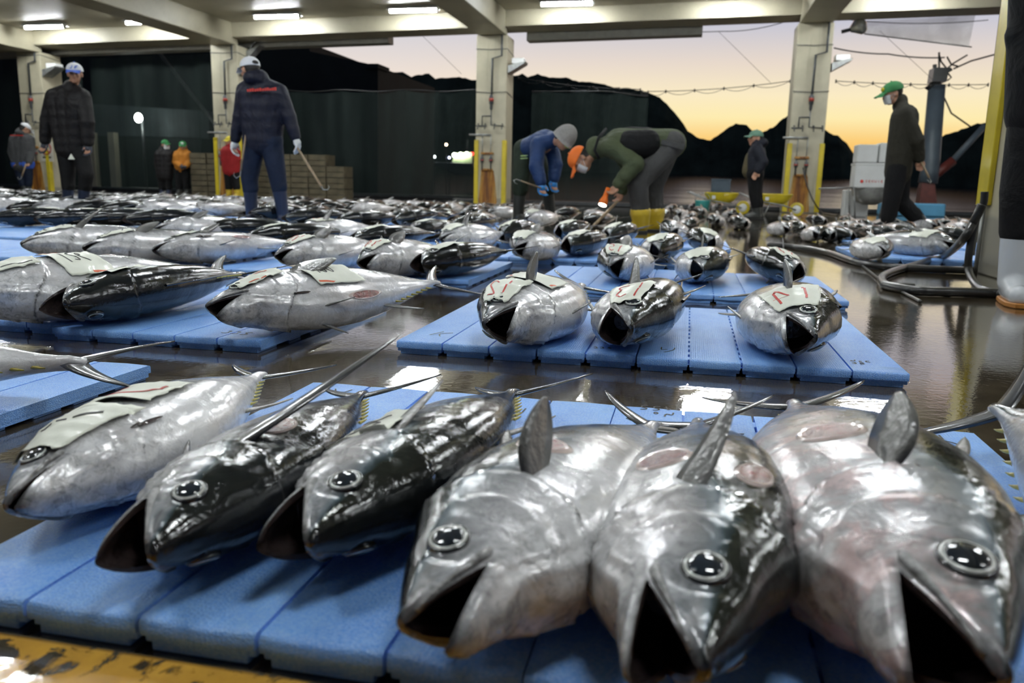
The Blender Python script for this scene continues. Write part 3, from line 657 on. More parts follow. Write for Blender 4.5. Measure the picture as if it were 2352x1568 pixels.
# ceiling tubes
def lamp_at(x, y, label, group=None, w=1.02):
    z = zb(x)+.30
    e = empty('ceiling_lamp', (x, y, z), 0, label, 'ceiling lamp', group)
    mb = MB(); mb.prism([(-.05, 0), (.05, 0), (.13, -.062), (.125, -.068), (0, -.035), (-.125, -.068), (-.13, -.062)], (-w/2, w/2), mat=Matrix.Rotation(R(90), 4, 'Z')); mb.build('housing', M['white'], e, bevel=.004)
    mb = MB(); mb.tube([(-w/2+.03, 0, -.075), (w/2-.03, 0, -.075)], .036, 12); mb.build('tube', M['tube'], e, smooth=True)
    for sx in (-1, 1):
        mb = MB(); mb.box((sx*(w/2-.02)-.012, -.045, -.115), (sx*(w/2-.02)+.012, .045, 0)); mb.build('end_cap', M['white'], e, bevel=.004)
    return e
PLN = {-14.0: 'leftmost', -11.45: 'second from left', -8.45: 'third from left', -5.52: 'fourth from left', -2.50: 'lit tube just right of the middle pillar', .53: 'lit tube left of the right-hand pillar', 3.52: 'rightmost'}
L0 = None
for x, lb in ((-13.9, 'long lit ceiling tube above the leftmost pillar bay'), (-11.4, 'short-looking lit tube above the dark net, left of the second pillar'), (-8.42, 'lit tube just right of the second pillar'), (-5.52, 'lit tube left of the middle pillar'),
              (-2.5, 'lit tube just right of the middle pillar'), (.53, 'lit tube left of the right-hand pillar'), (3.52, 'lit tube right of the right-hand pillar')):
    e = lamp_at(x, 16.05, lb)
    if L0 is None: L0 = e
copy_thing(L0, (-13.3, 13.2, zb(-13.3)+.30), (0, 0, 0), 'lit ceiling tube in the top left corner, nearest the camera')
for y in (10.4, 5.2, .9):
    for x in (-11.5, -8.4, -5.5, -2.5, .53, 3.6, 6.4):
        if y > 9 and x < -9: continue
        copy_thing(L0, (x, y, zb(x)+.30), (0, 0, 0), 'lit ceiling tube over the fish rows, %s row from the camera, %s from the left' % ({.9: 'first', 5.2: 'second', 10.4: 'third'}[y], ('first', 'second', 'third', 'fourth', 'fifth', 'sixth', 'seventh')[int((x+11.6)/2.98)]), 'ceiling tubes over the fish rows')
# ---------------------------------------------------------------- sea, sky line
SEA = [None]
def tilt_z(x, y, z0=-1.75):            # the level of the sea as seen from the sloping quay
    v = Vector((FW.x, FW.y, 0)).normalized(); return z0+math.tan(TILT)*(x*v.x+y*v.y-17.5)
def sea_mat():
    m, nt, b, n, l = nodes('sea_water')
    b.inputs['Base Color'].default_value = (.008, .013, .015, 1); b.inputs['Roughness'].default_value = .15; b.inputs['IOR'].default_value = 2.1
    tc = n.new('ShaderNodeTexCoord'); mp = n.new('ShaderNodeMapping'); mp.inputs['Scale'].default_value = (.35, 1.1, 1); mp.inputs['Rotation'].default_value = (0, 0, -R(12)); l.new(tc.outputs['Object'], mp.inputs[0])
    t = tex(n, l, .9, 4, vec=mp.outputs[0], dist=.5); t2 = tex(n, l, .16, 3, vec=mp.outputs[0])
    h = mth(n, l, 'ADD', mth(n, l, 'MULTIPLY', t.outputs[0], .5), mth(n, l, 'MULTIPLY', t2.outputs[0], 3.5)); bump(n, l, b, h, .12, .25); return m
mb = MB(); P = []
for r in (-3, 8, 30, 80, 200, 600, 1400):
    row = []
    for a in range(-70, 75, 5):
        d = Matrix.Rotation(R(-a), 3, 'Z') @ Vector((FW.x, FW.y, 0)).normalized(); p = Vector((0, 16, 0))+d*r*1.; row.append((p.x, p.y, tilt_z(p.x, p.y)))
    P.append(row)
mb.grid(P); struct(mb.build('sea', sea_mat(), fix=False), 'rippled sea reflecting the dawn sky'); bpy.data.objects['sea'].name = 'trim_sea'
hill = simple('dark_hillside', (.045, .062, .046), .95, .4, .3, bmp=.3, bscale=2, spec=.1)
def hillside(name, pts, Y, depth, base_y, label):
    """a wooded ridge with real thickness whose crest follows the skyline"""
    crest = []
    for (x0, y0), (x1, y1) in zip(pts[:-1], pts[1:]):
        m = max(1, int(abs(x1-x0)/7))
        for i in range(m):
            q = i/m; crest.append((x0+(x1-x0)*q, y0+(y1-y0)*q+rng.uniform(-1.4, 1.4)))
    crest.append(pts[-1]); rows = []
    for k, (f, g) in enumerate(((-.9, 0), (-.55, .45), (-.25, .8), (0, 1), (.3, .85), (.8, .4), (1.2, 0))):
        row = []
        for (x, y) in crest:
            p = PY(x, y, Y); zl = tilt_z(p.x, Y+f*depth)-2; d = rng.uniform(-.5, .5)*Y*.004*(1 if 0 < g < 1 else 0)
            row.append((p.x, Y+f*depth, zl+(p.z-zl)*g+d) if g < 1 else (p.x, Y, p.z))
        rows.append(row)
    mb = MB(); mb.grid(rows); k0 = [r[0] for r in rows]; k1 = [r[-1] for r in rows]; mb.add(k0, [tuple(range(len(k0)))]); mb.add(k1, [tuple(range(len(k1)))])
    return tag(mb.build(name, hill, smooth=False), label, 'hill')
hillside('hill', [(560, 190), (700, 160), (868, 158), (890, 165), (925, 166), (945, 176), (985, 168), (1000, 180), (1055, 176), (1090, 184), (1190, 172), (1200, 168), (1212, 176), (1235, 170), (1262, 178), (1300, 178), (1330, 188), (1375, 190),
                  (1410, 200), (1450, 203), (1480, 210), (1515, 222), (1540, 248), (1560, 270), (1580, 300), (1600, 315), (1632, 322), (1655, 306), (1690, 282), (1715, 288), (1740, 310), (1775, 292), (1812, 262), (1850, 262), (1905, 306), (1925, 312), (1945, 328), (1965, 358), (1982, 392)], 150, 10, 0, 'big dark wooded headland falling to the sea, middle of the skyline')
hillside('hill', [(1992, 395), (2008, 380), (2030, 366), (2060, 352), (2120, 335), (2165, 312), (2200, 300), (2245, 284), (2290, 280), (2380, 250), (2500, 240), (2620, 300)], 116, 8, 0, 'dark headland at right behind the crane post')
# dark buildings behind the net at left
wall_d = simple('dark_wall', (.010, .016, .016), .8, .3, 1)
b = empty('warehouse', (-22, 30, 0), 0, 'big dark harbour building with a sloping roof behind the net', 'building')
def pxp(pts, Y): return [(lambda p: (p.x+22, p.z))(PY(x, y, Y)) for x, y in pts]
mb = MB(); mb.prism(pxp([(-200, 480), (868, 480), (868, 152), (845, 152), (845, 146), (712, 118), (706, 98), (655, 78), (-200, -60)], 30), (0, 7)); mb.build('wall', wall_d, b)
mb = MB(); mb.prism(pxp([(838, 156), (868, 156), (868, 146), (838, 146)], 29.8), (-.2, 1)); mb.build('roof_vent', wall_d, b)
aw = simple('grey_awning', (.05, .065, .07), .7, .2, 2)
o = empty('lit_shed', (-22, 26, 0), 0, 'low shed with a pale awning wall lit by a street lamp, far left', 'building')
mb = MB(); mb.prism(pxp([(205, 312), (480, 318), (480, 255), (205, 238)], 26), (0, .6)); mb.build('awning', aw, o)
mb = MB(); mb.prism(pxp([(205, 420), (480, 428), (480, 318), (205, 312)], 26.5), (0, .6)); mb.build('wall', wall_d, o)
for x in (215, 262): 
    p = PY(x, 365, 25.6); mb = MB(); mb.box((p.x+22-.12, -.5, 0), (p.x+22+.12, -.26, p.z+.9)); mb.build('post', M['paint'], o)
# street lamp
p = PY(326, 272, 25.2); sl_ = empty('street_lamp', (p.x, p.y, 0), 0, 'bright white street lamp on a post in front of the pale shed', 'street lamp')
mb = MB(); mb.tube([(0, 0, 0), (0, 0, p.z+.05)], .05); mb.tube([(0, 0, p.z), (.1, -.2, p.z+.12)], .04); mb.build('post', M['pipe'], sl_, smooth=True)
mb = MB(); mb.ball((.06, -.26, p.z), (.14, .1, .16), 12); mb.build('lamp_bulb', emis('street_bulb', (.9, 1, .92), 60), sl_, smooth=True)
# spotlight behind the second pillar making the net glow green
p = PY(590, 92, 17.4); fl = empty('spot_lamp', (p.x, p.y, p.z), 0, 'white bracket lamp beside the second pillar shining green through the net', 'lamp')
mb = MB(); mb.lathe([(.05, 0), (.09, .06), (.14, .16), (.15, .2)], 14, (0, 0, 0), 0, Matrix.Rotation(R(60), 4, 'Y')); mb.build('reflector', M['white'], fl, smooth=True)
mb = MB(); mb.tube([(0, 0, .0), (-.12, 0, -.1), (-.2, 0, -.25)], .03); mb.prism([(-.35, -.32), (-.1, -.2), (.12, -.12), (-.2, -.42)], (-.12, .12)); mb.build('bracket', M['steel'], fl)
ld = bpy.data.lights.new('spot_lamp_light', 'SPOT'); ld.energy = 260; ld.color = (.55, 1, .35); ld.spot_size = R(75); ld.shadow_soft_size = .05
lo = link(bpy.data.objects.new('spot_lamp_light', ld)); lo.parent = fl; lo.location = (.3, -.35, .1); lo.rotation_euler = Euler((R(70), 0, R(-35)))
# nets: thin, see-through, hung behind the pillars
def net_mat():
    m, nt, b, n, l = nodes('green_net'); b.inputs['Base Color'].default_value = (.004, .014, .011, 1); b.inputs['Roughness'].default_value = .8
    tc = n.new('ShaderNodeTexCoord'); mp = n.new('ShaderNodeMapping'); mp.inputs['Scale'].default_value = (1.3, 1, .12); l.new(tc.outputs['Object'], mp.inputs[0])
    t = tex(n, l, 2.2, 4, vec=mp.outputs[0], dist=.3)
    tr = n.new('ShaderNodeBsdfTransparent'); mxs = n.new('ShaderNodeMixShader'); l.new(mrange(n, l, t.outputs[0], .35, .7, .30, .68), mxs.inputs[0])
    br = n.new('ShaderNodeTexBrick'); br.offset = 0; br.inputs['Scale'].default_value = 16; br.inputs['Mortar Size'].default_value = .06; br.inputs['Brick Width'].default_value = .5; br.inputs['Row Height'].default_value = .5
    l.new(tr.outputs[0], mxs.inputs[1]); l.new(b.outputs[0], mxs.inputs[2]); l.new(mxs.outputs[0], nt.nodes['Material Output'].inputs[0]); return m
NET = net_mat()
def net(x0, x1, top, label, Y=17.95, zl=.12):
    e = empty('safety_net', ((x0+x1)/2, Y, 0), 0, label, 'net'); nx, nz = 60, 14; rows = []
    for j in range(nz+1):
        row = []
        for i in range(nx+1):
            x = x0+(x1-x0)*i/nx; zt = top(x); q = j/nz; sag = .045*abs(math.sin(x*math.pi/.8))*(q if q > .9 else 0)
            row.append((x-(x0+x1)/2, .07*math.sin(x*3.1+q)+.03*math.sin(x*9), zl+(zt-sag-zl)*q))
        rows.append(row)
    mb = MB(); mb.grid(rows); mb.build('net', NET, e, smooth=True, fix=False)
    mb = MB(); mb.tube([(x0+(x1-x0)*i/nx-(x0+x1)/2, .02, top(x0+(x1-x0)*i/nx)+.01) for i in range(nx+1)], .012, 6); mb.build('rope', M['rubber'], e, smooth=True)
net(-27, -14.6, lambda x: zb(x)-.05, 'dark green net hanging left of the leftmost pillar')
net(-14.4, -9.9, lambda x: zb(x)-.05, 'dark green net filling the bay left of the second pillar')
net(-9.5, -4.2, lambda x: 2.42+.02*math.cos(x*4), 'dark green net between the second and the middle pillar')
net(-3.5, -1.0, lambda x: 2.40-.10*sst(-2, -1, x), 'dark green net just right of the middle pillar')
# hanging cables with hooks
def cable(pts, label, sag=.0, r=.008, hooks=0):
    P = []
    n = 24
    for (a, b) in zip(pts[:-1], pts[1:]):
        for i in range(n):
            q = i/n; p = a.lerp(b, q); p = p.copy(); p.z -= sag*4*q*(1-q); P.append(p)
    P.append(pts[-1]); c = P[0].copy(); e = empty('hanging_cable', c, 0, label, 'cable')
    mb = MB(); mb.tube([p-c for p in P], r, 5); mb.build('cable', M['rubber'], e, smooth=True)
    if hooks:
        mb = MB(); H = [P[int(i*(len(P)-1)/hooks)]-c for i in range(hooks+1)]
        for a, b in zip(H[:-1], H[1:]):
            mb.tube([a.lerp(b, t)-Vector((0, 0, .16*4*t*(1-t)*.5)) for t in [k/8 for k in range(9)]], r*.7, 5)
        mb.build('slack_loops', M['rubber'], e, smooth=True)
        for h in H:
            mb = MB(); mb.tube([h+Vector((0, 0, .03)), h-Vector((0, 0, .04))], r*1.8, 5); mb.build('hook', M['rubber'], e, smooth=True)
q = lambda x, y, Y=18.3: PY(x, y, Y)
cable([q(1190, 178), q(1470, 205), q(1490, 210), q(1815, 186)], 'looped dark cable with hooks over the sea left of the right-hand pillar', .05, hooks=14)
cable([q(1920, 186), q(2270, 194)], 'looped dark cable with hooks right of the right-hand pillar', .03, hooks=8)
cable([q(1190, 62), q(1660, 72), q(1815, 46)], 'thin wavy cable under the roof beside the right-hand pillar', .06)
cable([q(700, 72), q(960, 72), q(1080, 60)], 'thin wavy cable under the roof left of the middle pillar', .05)
cable([q(1915, 110), q(2040, 124), q(2170, 132)], 'thick sagging cable running to the crane post', .03, r=.014)
cable([q(1920, 42), q(2270, 46)], 'thin cable along the plastic sheet at top right', .08)
for (a, b, lb) in (((1650, 72), (1770, 190), 'slanting guy wire left of the right-hand pillar'), ((960, 72), (1060, 170), 'slanting guy wire left of the middle pillar'), ((2020, 70), (2150, 190), 'slanting guy wire above the man in the green cap')):
    cable([q(*a, 18.5), q(*b, 18.5)], lb, 0, .004)
p0, p1 = PY(345, 95, 20.5), PY(505, 300, 20.5)
mb = MB(); c = p0.copy(); mb.tube([p0-c, p1-c], .05, 8); o = mb.build('slanted_pole', simple('weathered_pole', (.10, .11, .10), .6)); o.location = c; tag(o, 'long slanting pole behind the net left of the second pillar', 'pole')
for x, a, b in ((728, 72, 118), (722, 82, 122)):
    mb = MB(); p0, p1 = PY(x, a, 31), PY(x, b+6, 31); mb.tube([Vector((0, 0, 0)), p1-p0], .03, 6); o = mb.build('antenna', M['rubber']); o.location = p0; tag(o, '%s thin roof antenna on the dark harbour building' % ('right' if x == 728 else 'left'), 'antenna', 'roof antennas')
# plastic sheet under the roof at right
def sheet_mat():
    m, nt, b, n, l = nodes('clear_plastic_sheet'); b.inputs['Base Color'].default_value = (.55, .58, .56, 1); b.inputs['Roughness'].default_value = .25
    tr = n.new('ShaderNodeBsdfTransparent'); mxs = n.new('ShaderNodeMixShader'); t = tex(n, l, 2, 4); l.new(mrange(n, l, t.outputs[0], .3, .7, .35, .6), mxs.inputs[0])
    l.new(tr.outputs[0], mxs.inputs[1]); l.new(b.outputs[0], mxs.inputs[2]); l.new(mxs.outputs[0], nt.nodes['Material Output'].inputs[0]); return m
def quad_px(pts, Y, nx=20, nz=8, wav=.03):
    a, b_, c_, d = [PY(x, y, Y) for x, y in pts]; rows = []      # top-left, top-right, bottom-right, bottom-left
    for j in range(nz+1):
        row = []
        for i in range(nx+1):
            u, v = i/nx, j/nz; p = a.lerp(b_, u).lerp(d.lerp(c_, u), v); row.append(Vector((p.x, p.y+wav*math.sin(u*22)*v, p.z)))
        rows.append(row)
    return rows
e = empty('plastic_sheet', PY(2080, 60, 18.0), 0, 'clear plastic sheet hanging under the roof at top right', 'plastic sheet'); c = e.location.copy()
mb = MB(); mb.grid([[p-c for p in r] for r in quad_px([(1985, 48), (2240, 36), (2225, 108), (1985, 78)], 18.0)]); mb.build('sheet', sheet_mat(), e, smooth=True, fix=False)
mb = MB(); mb.tube([PY(1985, 78, 18.0)-c, PY(2232, 108, 18.0)-c], .012, 6); mb.build('rod', M['steel'], e, smooth=True)
# glass globe lamp beside the right-hand pillar
p = PY(1972, 60, 17.6); e = empty('globe_lamp', p, 0, 'unlit clear globe lamp right of the right-hand pillar', 'lamp')
mb = MB(); mb.lathe([(.05, -.16), (.09, -.10), (.17, 0), (.175, .05), (.14, .11), (.02, .15)], 18, (0, 0, 0), 0, Matrix.Rotation(R(65), 4, 'Y')); mb.build('globe', simple('lamp_glass', (.45, .46, .42), .08, .2, metal=.6, coat=1), e, smooth=True)
mb = MB(); mb.tube([(-.14, 0, -.06), (-.3, 0, -.10)], .035); mb.build('socket', M['pipe'], e, smooth=True)
# mast of the quay crane
e = empty('crane', (4.2, 19.6, 0), 0, 'grey crane post with a red foot and a slanting boom', 'crane'); c = Vector((4.2, 19.6, 0))
Y = 19.6; red = simple('rust_red_paint', (.12, .022, .014), .5, .25); gp = simple('blue_grey_paint', (.085, .11, .13), .45, .2, 3)
w = lambda x, y: PY(x, y, Y)-c
mb = MB(); mb.tube([w(2131, 420), w(2136, 392), w(2152, 195)], [.20, .19, .17], 16); mb.build('mast', gp, e, smooth=True)
mb = MB(); mb.tube([w(2125, 520), w(2128, 430), w(2131, 392)], [.32, .20, .12], 4); mb.build('mast_foot', red, e)
mb = MB(); mb.tube([w(2132, 415), w(2190, 368)], .10, 8); mb.build('boom_root', red, e, smooth=True)
mb = MB(); mb.tube([w(2186, 372), w(2262, 288)], .065, 8); mb.build('boom', gp, e, smooth=True)
mb = MB(); hd = [w(2135, 190), w(2168, 190), w(2172, 170), (w(2182, 164)), w(2178, 158), w(2140, 158)]; mb.prism([(p.x, p.z) for p in hd], (-.2, .2)); mb.tube([w(2140, 190), w(2152, 205)], [.17, .12], 8); mb.build('mast_head', M['rubber'], e)
mb = MB(); mb.tube([w(2147, 160), w(2147, 148)], .04, 6); mb.tube([w(2157, 160), w(2157, 120)], .02, 6); mb.build('aerial', M['rubber'], e)
mb = MB()
for pts in (((2157, 125), (2162, 142), (2175, 158)), ((2175, 130), (2185, 148), (2200, 152)), ((2172, 160), (2190, 145), (2222, 126)), ((2175, 165), (2185, 178), (2176, 185)), ((2190, 158), (2230, 140), (2285, 125)), ((2160, 205), (2185, 260), (2228, 290))):
    mb.tube([w(*k) for k in pts], .018, 5)
mb.build('hydraulic_hoses', M['rubber'], e, smooth=True)
tube_m = simple('sky_blue_crate', (.10, .34, .55), .45, .15, 4)
p = PZ(2115, 500); mb = MB(); mb.box((-.55, -.25, 0), (.55, .25, .24)); o = mb.build('fish_tub', tube_m, bevel=.03); o.location = (4.1, 17.0, 0); tag(o, 'light blue tub standing before the crane foot', 'tub')
# boats with working lights
boatm = simple('boat_hull', (.03, .035, .045), .5); e = empty('fishing_boat', PY(1055, 375, 60), 0, 'fishing boat with three bright deck lights left of the middle pillar', 'boat'); c = e.location.copy(); w = lambda x, y, Y=60: PY(x, y, Y)-c
mb = MB(); hp = [w(985, 372), w(1100, 376), w(1110, 405), w(1060, 402), w(1035, 388)]; mb.prism([(p.x, p.z) for p in hp], (-2, 2)); mb.build('hull', boatm, e, bevel=.1)
mb = MB(); hp = [w(1048, 374), w(1095, 376), w(1095, 350), w(1052, 352)]; mb.prism([(p.x, p.z) for p in hp], (-1.2, 1.2)); mb.build('wheelhouse', simple('boat_cabin', (.25, .30, .20), .5), e, bevel=.05)
mb = MB(); mb.tube([w(1072, 352), w(1074, 320)], .06); mb.build('mast', boatm, e)
for x, y in ((1044, 356), (1058, 355), (1072, 354)):
    mb = MB(); mb.ball(w(x, y, 58.6), .16, 12); mb.build('deck_light', emis('deck_light', (.9, 1, .7), 60) if 'deck_light' not in bpy.data.materials else bpy.data.materials['deck_light'], e, smooth=True)
mb = MB(); mb.ball(w(1085, 353, 58.6), .12, 8); mb.build('port_light', emis('port_light', (1, .03, .02), 8), e, smooth=True)
for (x, y, col, r, lb) in ((998, 360, (.85, 1, 1), .10, 'small white harbour light left of the boat'), (1025, 332, (1, .75, .5), .10, 'warm harbour light above the boat'), (1032, 362, (.6, .65, 1), .09, 'bluish harbour light at the bow of the boat'), (952, 378, (1, .4, .1), .08, 'orange harbour light low over the water')):
    p = PY(x, y, 58); e = empty('harbour_light', p, 0, lb, 'lamp'); mb = MB(); mb.ball((0, 0, 0), r, 10); mb.build('bulb', emis('harbour_bulb', col, 12), e, smooth=True); mb = MB(); mb.tube([(0, 0, -.05), (0, .05, tilt_z(p.x, p.y)-p.z-.3)], .035, 6); mb.build('post', M['rubber'], e)
# stack of old wooden fish boxes behind the second pillar
wd = simple('old_box_wood', (.085, .07, .04), .75, .35, 5, bmp=.4, bscale=12)
K = None; LY = ('bottom', 'second', 'third', 'top')
for (px, cols, rows, Y, lb) in ((440, 2, 4, 17.2, 'left'), (590, 5, 4, 17.25, 'right')):
    x0 = PY(px, 440, Y).x
    for i in range(cols):
        for j in range(rows-(1 if i > 3 and px > 500 else 0)):
            mb = MB(); mb.box((0, 0, 0), (.40, .5, .22)); 
            e = empty('fish_box', (x0+i*.43+rng.uniform(-.01, .01), Y, j*.25), 0, '', 'box', 'old fish boxes stacked %s of the second pillar' % lb)
            e['label'] = 'old wooden fish box, %s layer, %s from left, stacked %s of the second pillar' % (LY[j], ('first', 'second', 'third', 'fourth', 'fifth')[i], lb)
            if K is None:
                K = []
                for (a, b, nm) in (((0, 0, .01), (.41, .02, .105), 'board'), ((0, 0, .12), (.41, .02, .235), 'board'), ((0, 0, 0), (.41, .5, .012), 'base'), ((0, .02, .01), (.02, .5, .235), 'side'), ((.39, .02, .01), (.41, .5, .235), 'side')):
                    mb = MB(); mb.box(a, b); o = mb.build(nm, wd, e); K.append(o)
            else:
                for k in K: o = k.copy(); link(o); o.parent = e
# ---------------------------------------------------------------- pallets
def pallet_mesh(slots=()):
    mb = MB(); w = .1216; T = .05
    for i in range(5):
        x0, x1 = i*w+.0022*(i > 0), (i+1)*w-.0022*(i < 4)
        bulge = .004
        P = []
        prof = [(0, .024), (.0, .043), (.004, .048), (.012, T), (.868, T), (.876, .048), (.88, .043), (.88, .024)]
        for (y, z) in prof:
            P.append([(x0, y, z-.002 if z == T else z), (x0+.005, y, z), (x0+w*.5, y-bulge*(1 if y < .1 else -1 if y > .8 else 0), z), (x1-.005, y, z), (x1, y, z-.002 if z == T else z)])
        mb.grid(P); mb.add([p for p in P[0]]+[p for p in P[-1]], [(0, 1, 2, 3, 4, 9, 8, 7, 6, 5)])
        n = len(prof); mb.add([P[k][0] for k in range(n)]+[P[k][-1] for k in range(n)], [tuple(range(n)), tuple(range(2*n-1, n-1, -1))])
        # lower lip with feet
        c = (x0+x1)/2
        for y in (.003, .777): mb.box((c-.050, y, 0), (c+.050, y+.10, .026))
        mb.box((x0+.001, .0045, .010), (x1-.001, .8755, .026))
        for y in (.17, .30, .43, .56, .66): mb.box((c-.05, y, 0), (c+.05, y+.07, .026))
    for i in range(1, 5):
        mb.box((i*w-.004, .012, .026), (i*w+.004, .868, .041 if i not in slots else .030), 0)
        if i in slots:
            for k in range(14): mb.box((i*w-.004, .02+k*.061, .03), (i*w+.004, .05+k*.061, .0455), 0)
    return mb
PM = {}
for key, sl2 in (('a', ()), ('b', (3,)), ('c', (1, 2)), ('d', (2, 4))):
    mb = pallet_mesh(sl2); o = mb.build('foam_pallet', M['foam'], bevel=.0025, seg=1); PM[key] = o
def scribble(par, txt, x, y, h, ang, wid=.003):
    mb = MB(); ca, sa = math.cos(R(ang)), math.sin(R(ang))
    for k, line in enumerate(txt.split('/')):
        st = text_strokes(line, 0, -k*h*1.35, h*.75*len(line), h)
        st = [[(x+a*ca-b*sa, y+a*sa+b*ca) for a, b in s_] for s_ in st]
        ribbon(mb, [s_ for s_ in st], lambda a, b: (Vector((a, b, .0508)), Vector((0, 0, 1))), wid)
    mb.build('handwriting', M['ink'], par)
firsts = {}
def pallet(x, y, key, label, rot=0., group=None, txt=None):
    if key not in firsts: o = firsts[key] = PM[key]
    else: o = PM[key].copy(); link(o)
    o.location = (x*1.035, y*1.035, 0); o.rotation_euler = (0, 0, R(rot)); o.scale = (1.035, 1.035, .72); tag(o, label, 'pallet', group)
    for t in (txt or []): scribble(o, *t)
    return o
pallet(-.722, .605, 'a', 'blue foam pallet filling the bottom left of the photo, under the front tunas', txt=[('F', .46, .80, .055, 180), ('AB', .10, .835, .05, 185)])
pallet(-.112, .602, 'd', 'blue foam pallet under the two biggest front tunas at bottom right', txt=[('No/455', .105, .85, .028, 182), ('YU', .56, .84, .05, 180)])
pallet(.60, .50, 'a', 'blue foam pallet at the right edge under the cut-off tuna')
pallet(-1.73, .64, 'a', 'blue foam pallet at the left edge carrying only a tail')
pallet(-2.345, .66, 'a', 'blue foam pallet left of the one carrying only a tail')
pallet(-.716, 1.945, 'b', 'blue foam pallet under the tunas labelled 12 and 13', txt=[('K', .05, .10, .06, -20), ('334', .50, .055, .02, 8)])
pallet(-.104, 1.935, 'c', 'blue foam pallet in the second row under the tuna with paper 14 at right', txt=[('r', .04, .08, .06, -10), ('NoC/35', .50, .10, .02, -3)])
pallet(-1.645, 1.835, 'a', 'blue foam pallet under the tuna with paper 120', txt=[('335', .46, .06, .035, -6), ('J', .08, .12, .05, 100)])
pallet(-2.262, 1.89, 'b', 'blue foam pallet left of the one with paper 120'); pallet(-2.88, 1.90, 'a', 'blue foam pallet at the left edge in the second row')
pallet(-.63, 3.20, 'd', 'blue foam pallet of the third row under the wide-mouthed pale tuna'); pallet(-.015, 3.18, 'c', 'blue foam pallet of the third row with two dashed slots')
pallet(-1.497, 3.28, 'b', 'blue foam pallet of the third row under the black round-mouthed tuna'); pallet(-2.11, 3.29, 'a', 'blue foam pallet of the third row under the tuna with paper 14')
pallet(-2.93, 3.35, 'a', 'blue foam pallet of the third row under the slit tuna'); pallet(-3.55, 3.36, 'a', 'blue foam pallet of the third row at far left'); pallet(-4.17, 3.36, 'a', 'blue foam pallet of the third row, leftmost')
pallet(1.05, 5.46, 'a', 'blue foam pallet beside the near pillar under the small pale tuna'); pallet(1.66, 5.46, 'b', 'blue foam pallet touching the near pillar')
pallet(1.25, 6.62, 'a', 'blue foam pallet behind the near pillar'); pallet(1.87, 6.62, 'a', 'blue foam pallet behind the near pillar, right one')
NTH = ('first', 'second', 'third', 'fourth', 'fifth', 'sixth', 'seventh', 'eighth', 'ninth', 'tenth')
k = 0
for y, xs in ((4.43, (-1.09, -.475, -1.9, -2.52, -3.3, -3.92, -4.7, -5.32)), (5.62, (-.95, -.33, -1.8, -2.42, -3.2, -3.82, -4.6, -5.22, -6.0, -6.62)), (6.85, (-2.0, -2.62, -3.4, -4.02, -4.8, -5.42, -6.2, -6.82, -7.6))):
    for x in xs:
        pallet(x, y, 'abd'[k % 3], 'blue foam pallet of the %s row from the front, %s from the left' % ({4.43: 'fourth', 5.62: 'fifth', 6.85: 'sixth'}[y], NTH[sorted(xs).index(x)]), group='pallets of the %s row' % {4.43: 'fourth', 5.62: 'fifth', 6.85: 'sixth'}[y]); k += 1
for key in PM:
    if key not in firsts: bpy.data.objects.remove(PM[key])
# ---------------------------------------------------------------- carts, boxes, hoses
def wheelbarrow(x, y, label, rz=0., box=False):
    e = empty('wheelbarrow', (x, y, 0), rz, label, 'wheelbarrow')
    mb = MB(); n = 14; rows = []
    for j, q in enumerate((0, .25, .5, .75, 1)):
        s_ = .42+.58*math.sqrt(q); z = .26+.24*q; rows.append([(math.copysign(abs(math.cos(a))**.6, math.cos(a))*.42*s_, math.copysign(abs(math.sin(a))**.6, math.sin(a))*.28*s_, z) for a in [2*math.pi*k/20 for k in range(20)]])
    mb.grid(rows, close=True); mb.add(rows[0], [tuple(range(20))]); inn = [[(a*.94, b*.94, z+.015) for a, b, z in r] for r in rows]; mb.grid(inn, close=True); mb.add(inn[0], [tuple(range(20))]); mb.grid([rows[-1], inn[-1]], close=True)
    t = mb.build('tray', M['yellow'], e, smooth=True, fix=False)
    mb = MB(); mb.box((-.19, -.285, .36), (-.11, -.27, .44)); mb.build('sticker', M['white'], t)
    mb = MB()
    for sy in (-.2, .2): mb.tube([(.5, sy*.4, .16), (.2, sy, .26), (-.35, sy, .34), (-.8, sy*1.2, .52)], .016, 8)
    mb.build('frame', M['steel'], e, smooth=True)
    for sy in (-.2, .2):
        mb = MB(); mb.tube([(-.25, sy, .30), (-.33, sy, 0), (-.2, sy, 0), (-.08, sy, .28)], .012, 6); mb.build('leg', M['steel'], e, smooth=True)
    mb = MB(); mb.lathe([(.10, -.03), (.155, -.045), (.165, 0), (.155, .045), (.10, .03)], 24, (.52, 0, .165), 0, Matrix.Rotation(R(90), 4, 'X')); wh = mb.build('wheel', M['yellow'], e, smooth=True)
    e.scale = (.72,)*3
    mb = MB(); mb.lathe([(.06, -.05), (.10, -.032), (.10, .032), (.06, .05)], 20, (.52, 0, .165), 0, Matrix.Rotation(R(90), 4, 'X')); mb.build('hub', M['white'], wh, smooth=True)
    return e
p = PY(1655, 480, 14.9); wheelbarrow(p.x, 14.9, 'yellow wheelbarrow left of the small man, carrying a dark box', R(-8))
p = PY(1776, 480, 14.6); wheelbarrow(p.x, 14.6, 'yellow wheelbarrow between the small man and the pillar', R(-6))
darkbox = simple('slate_crate', (.05, .075, .10), .5); mb = MB(); mb.box((-.16, -.12, 0), (.16, .12, .20)); o = mb.build('crate', darkbox, bevel=.012); w0 = PY(1655, 434, 14.9); o.location = (w0.x, 14.9, .375); tag(o, 'dark slate box sitting on the left wheelbarrow', 'box')
mb = MB(); mb.box((-.17, -.13, .20), (.17, .13, .225)); mb.build('lid', darkbox, o, bevel=.006)
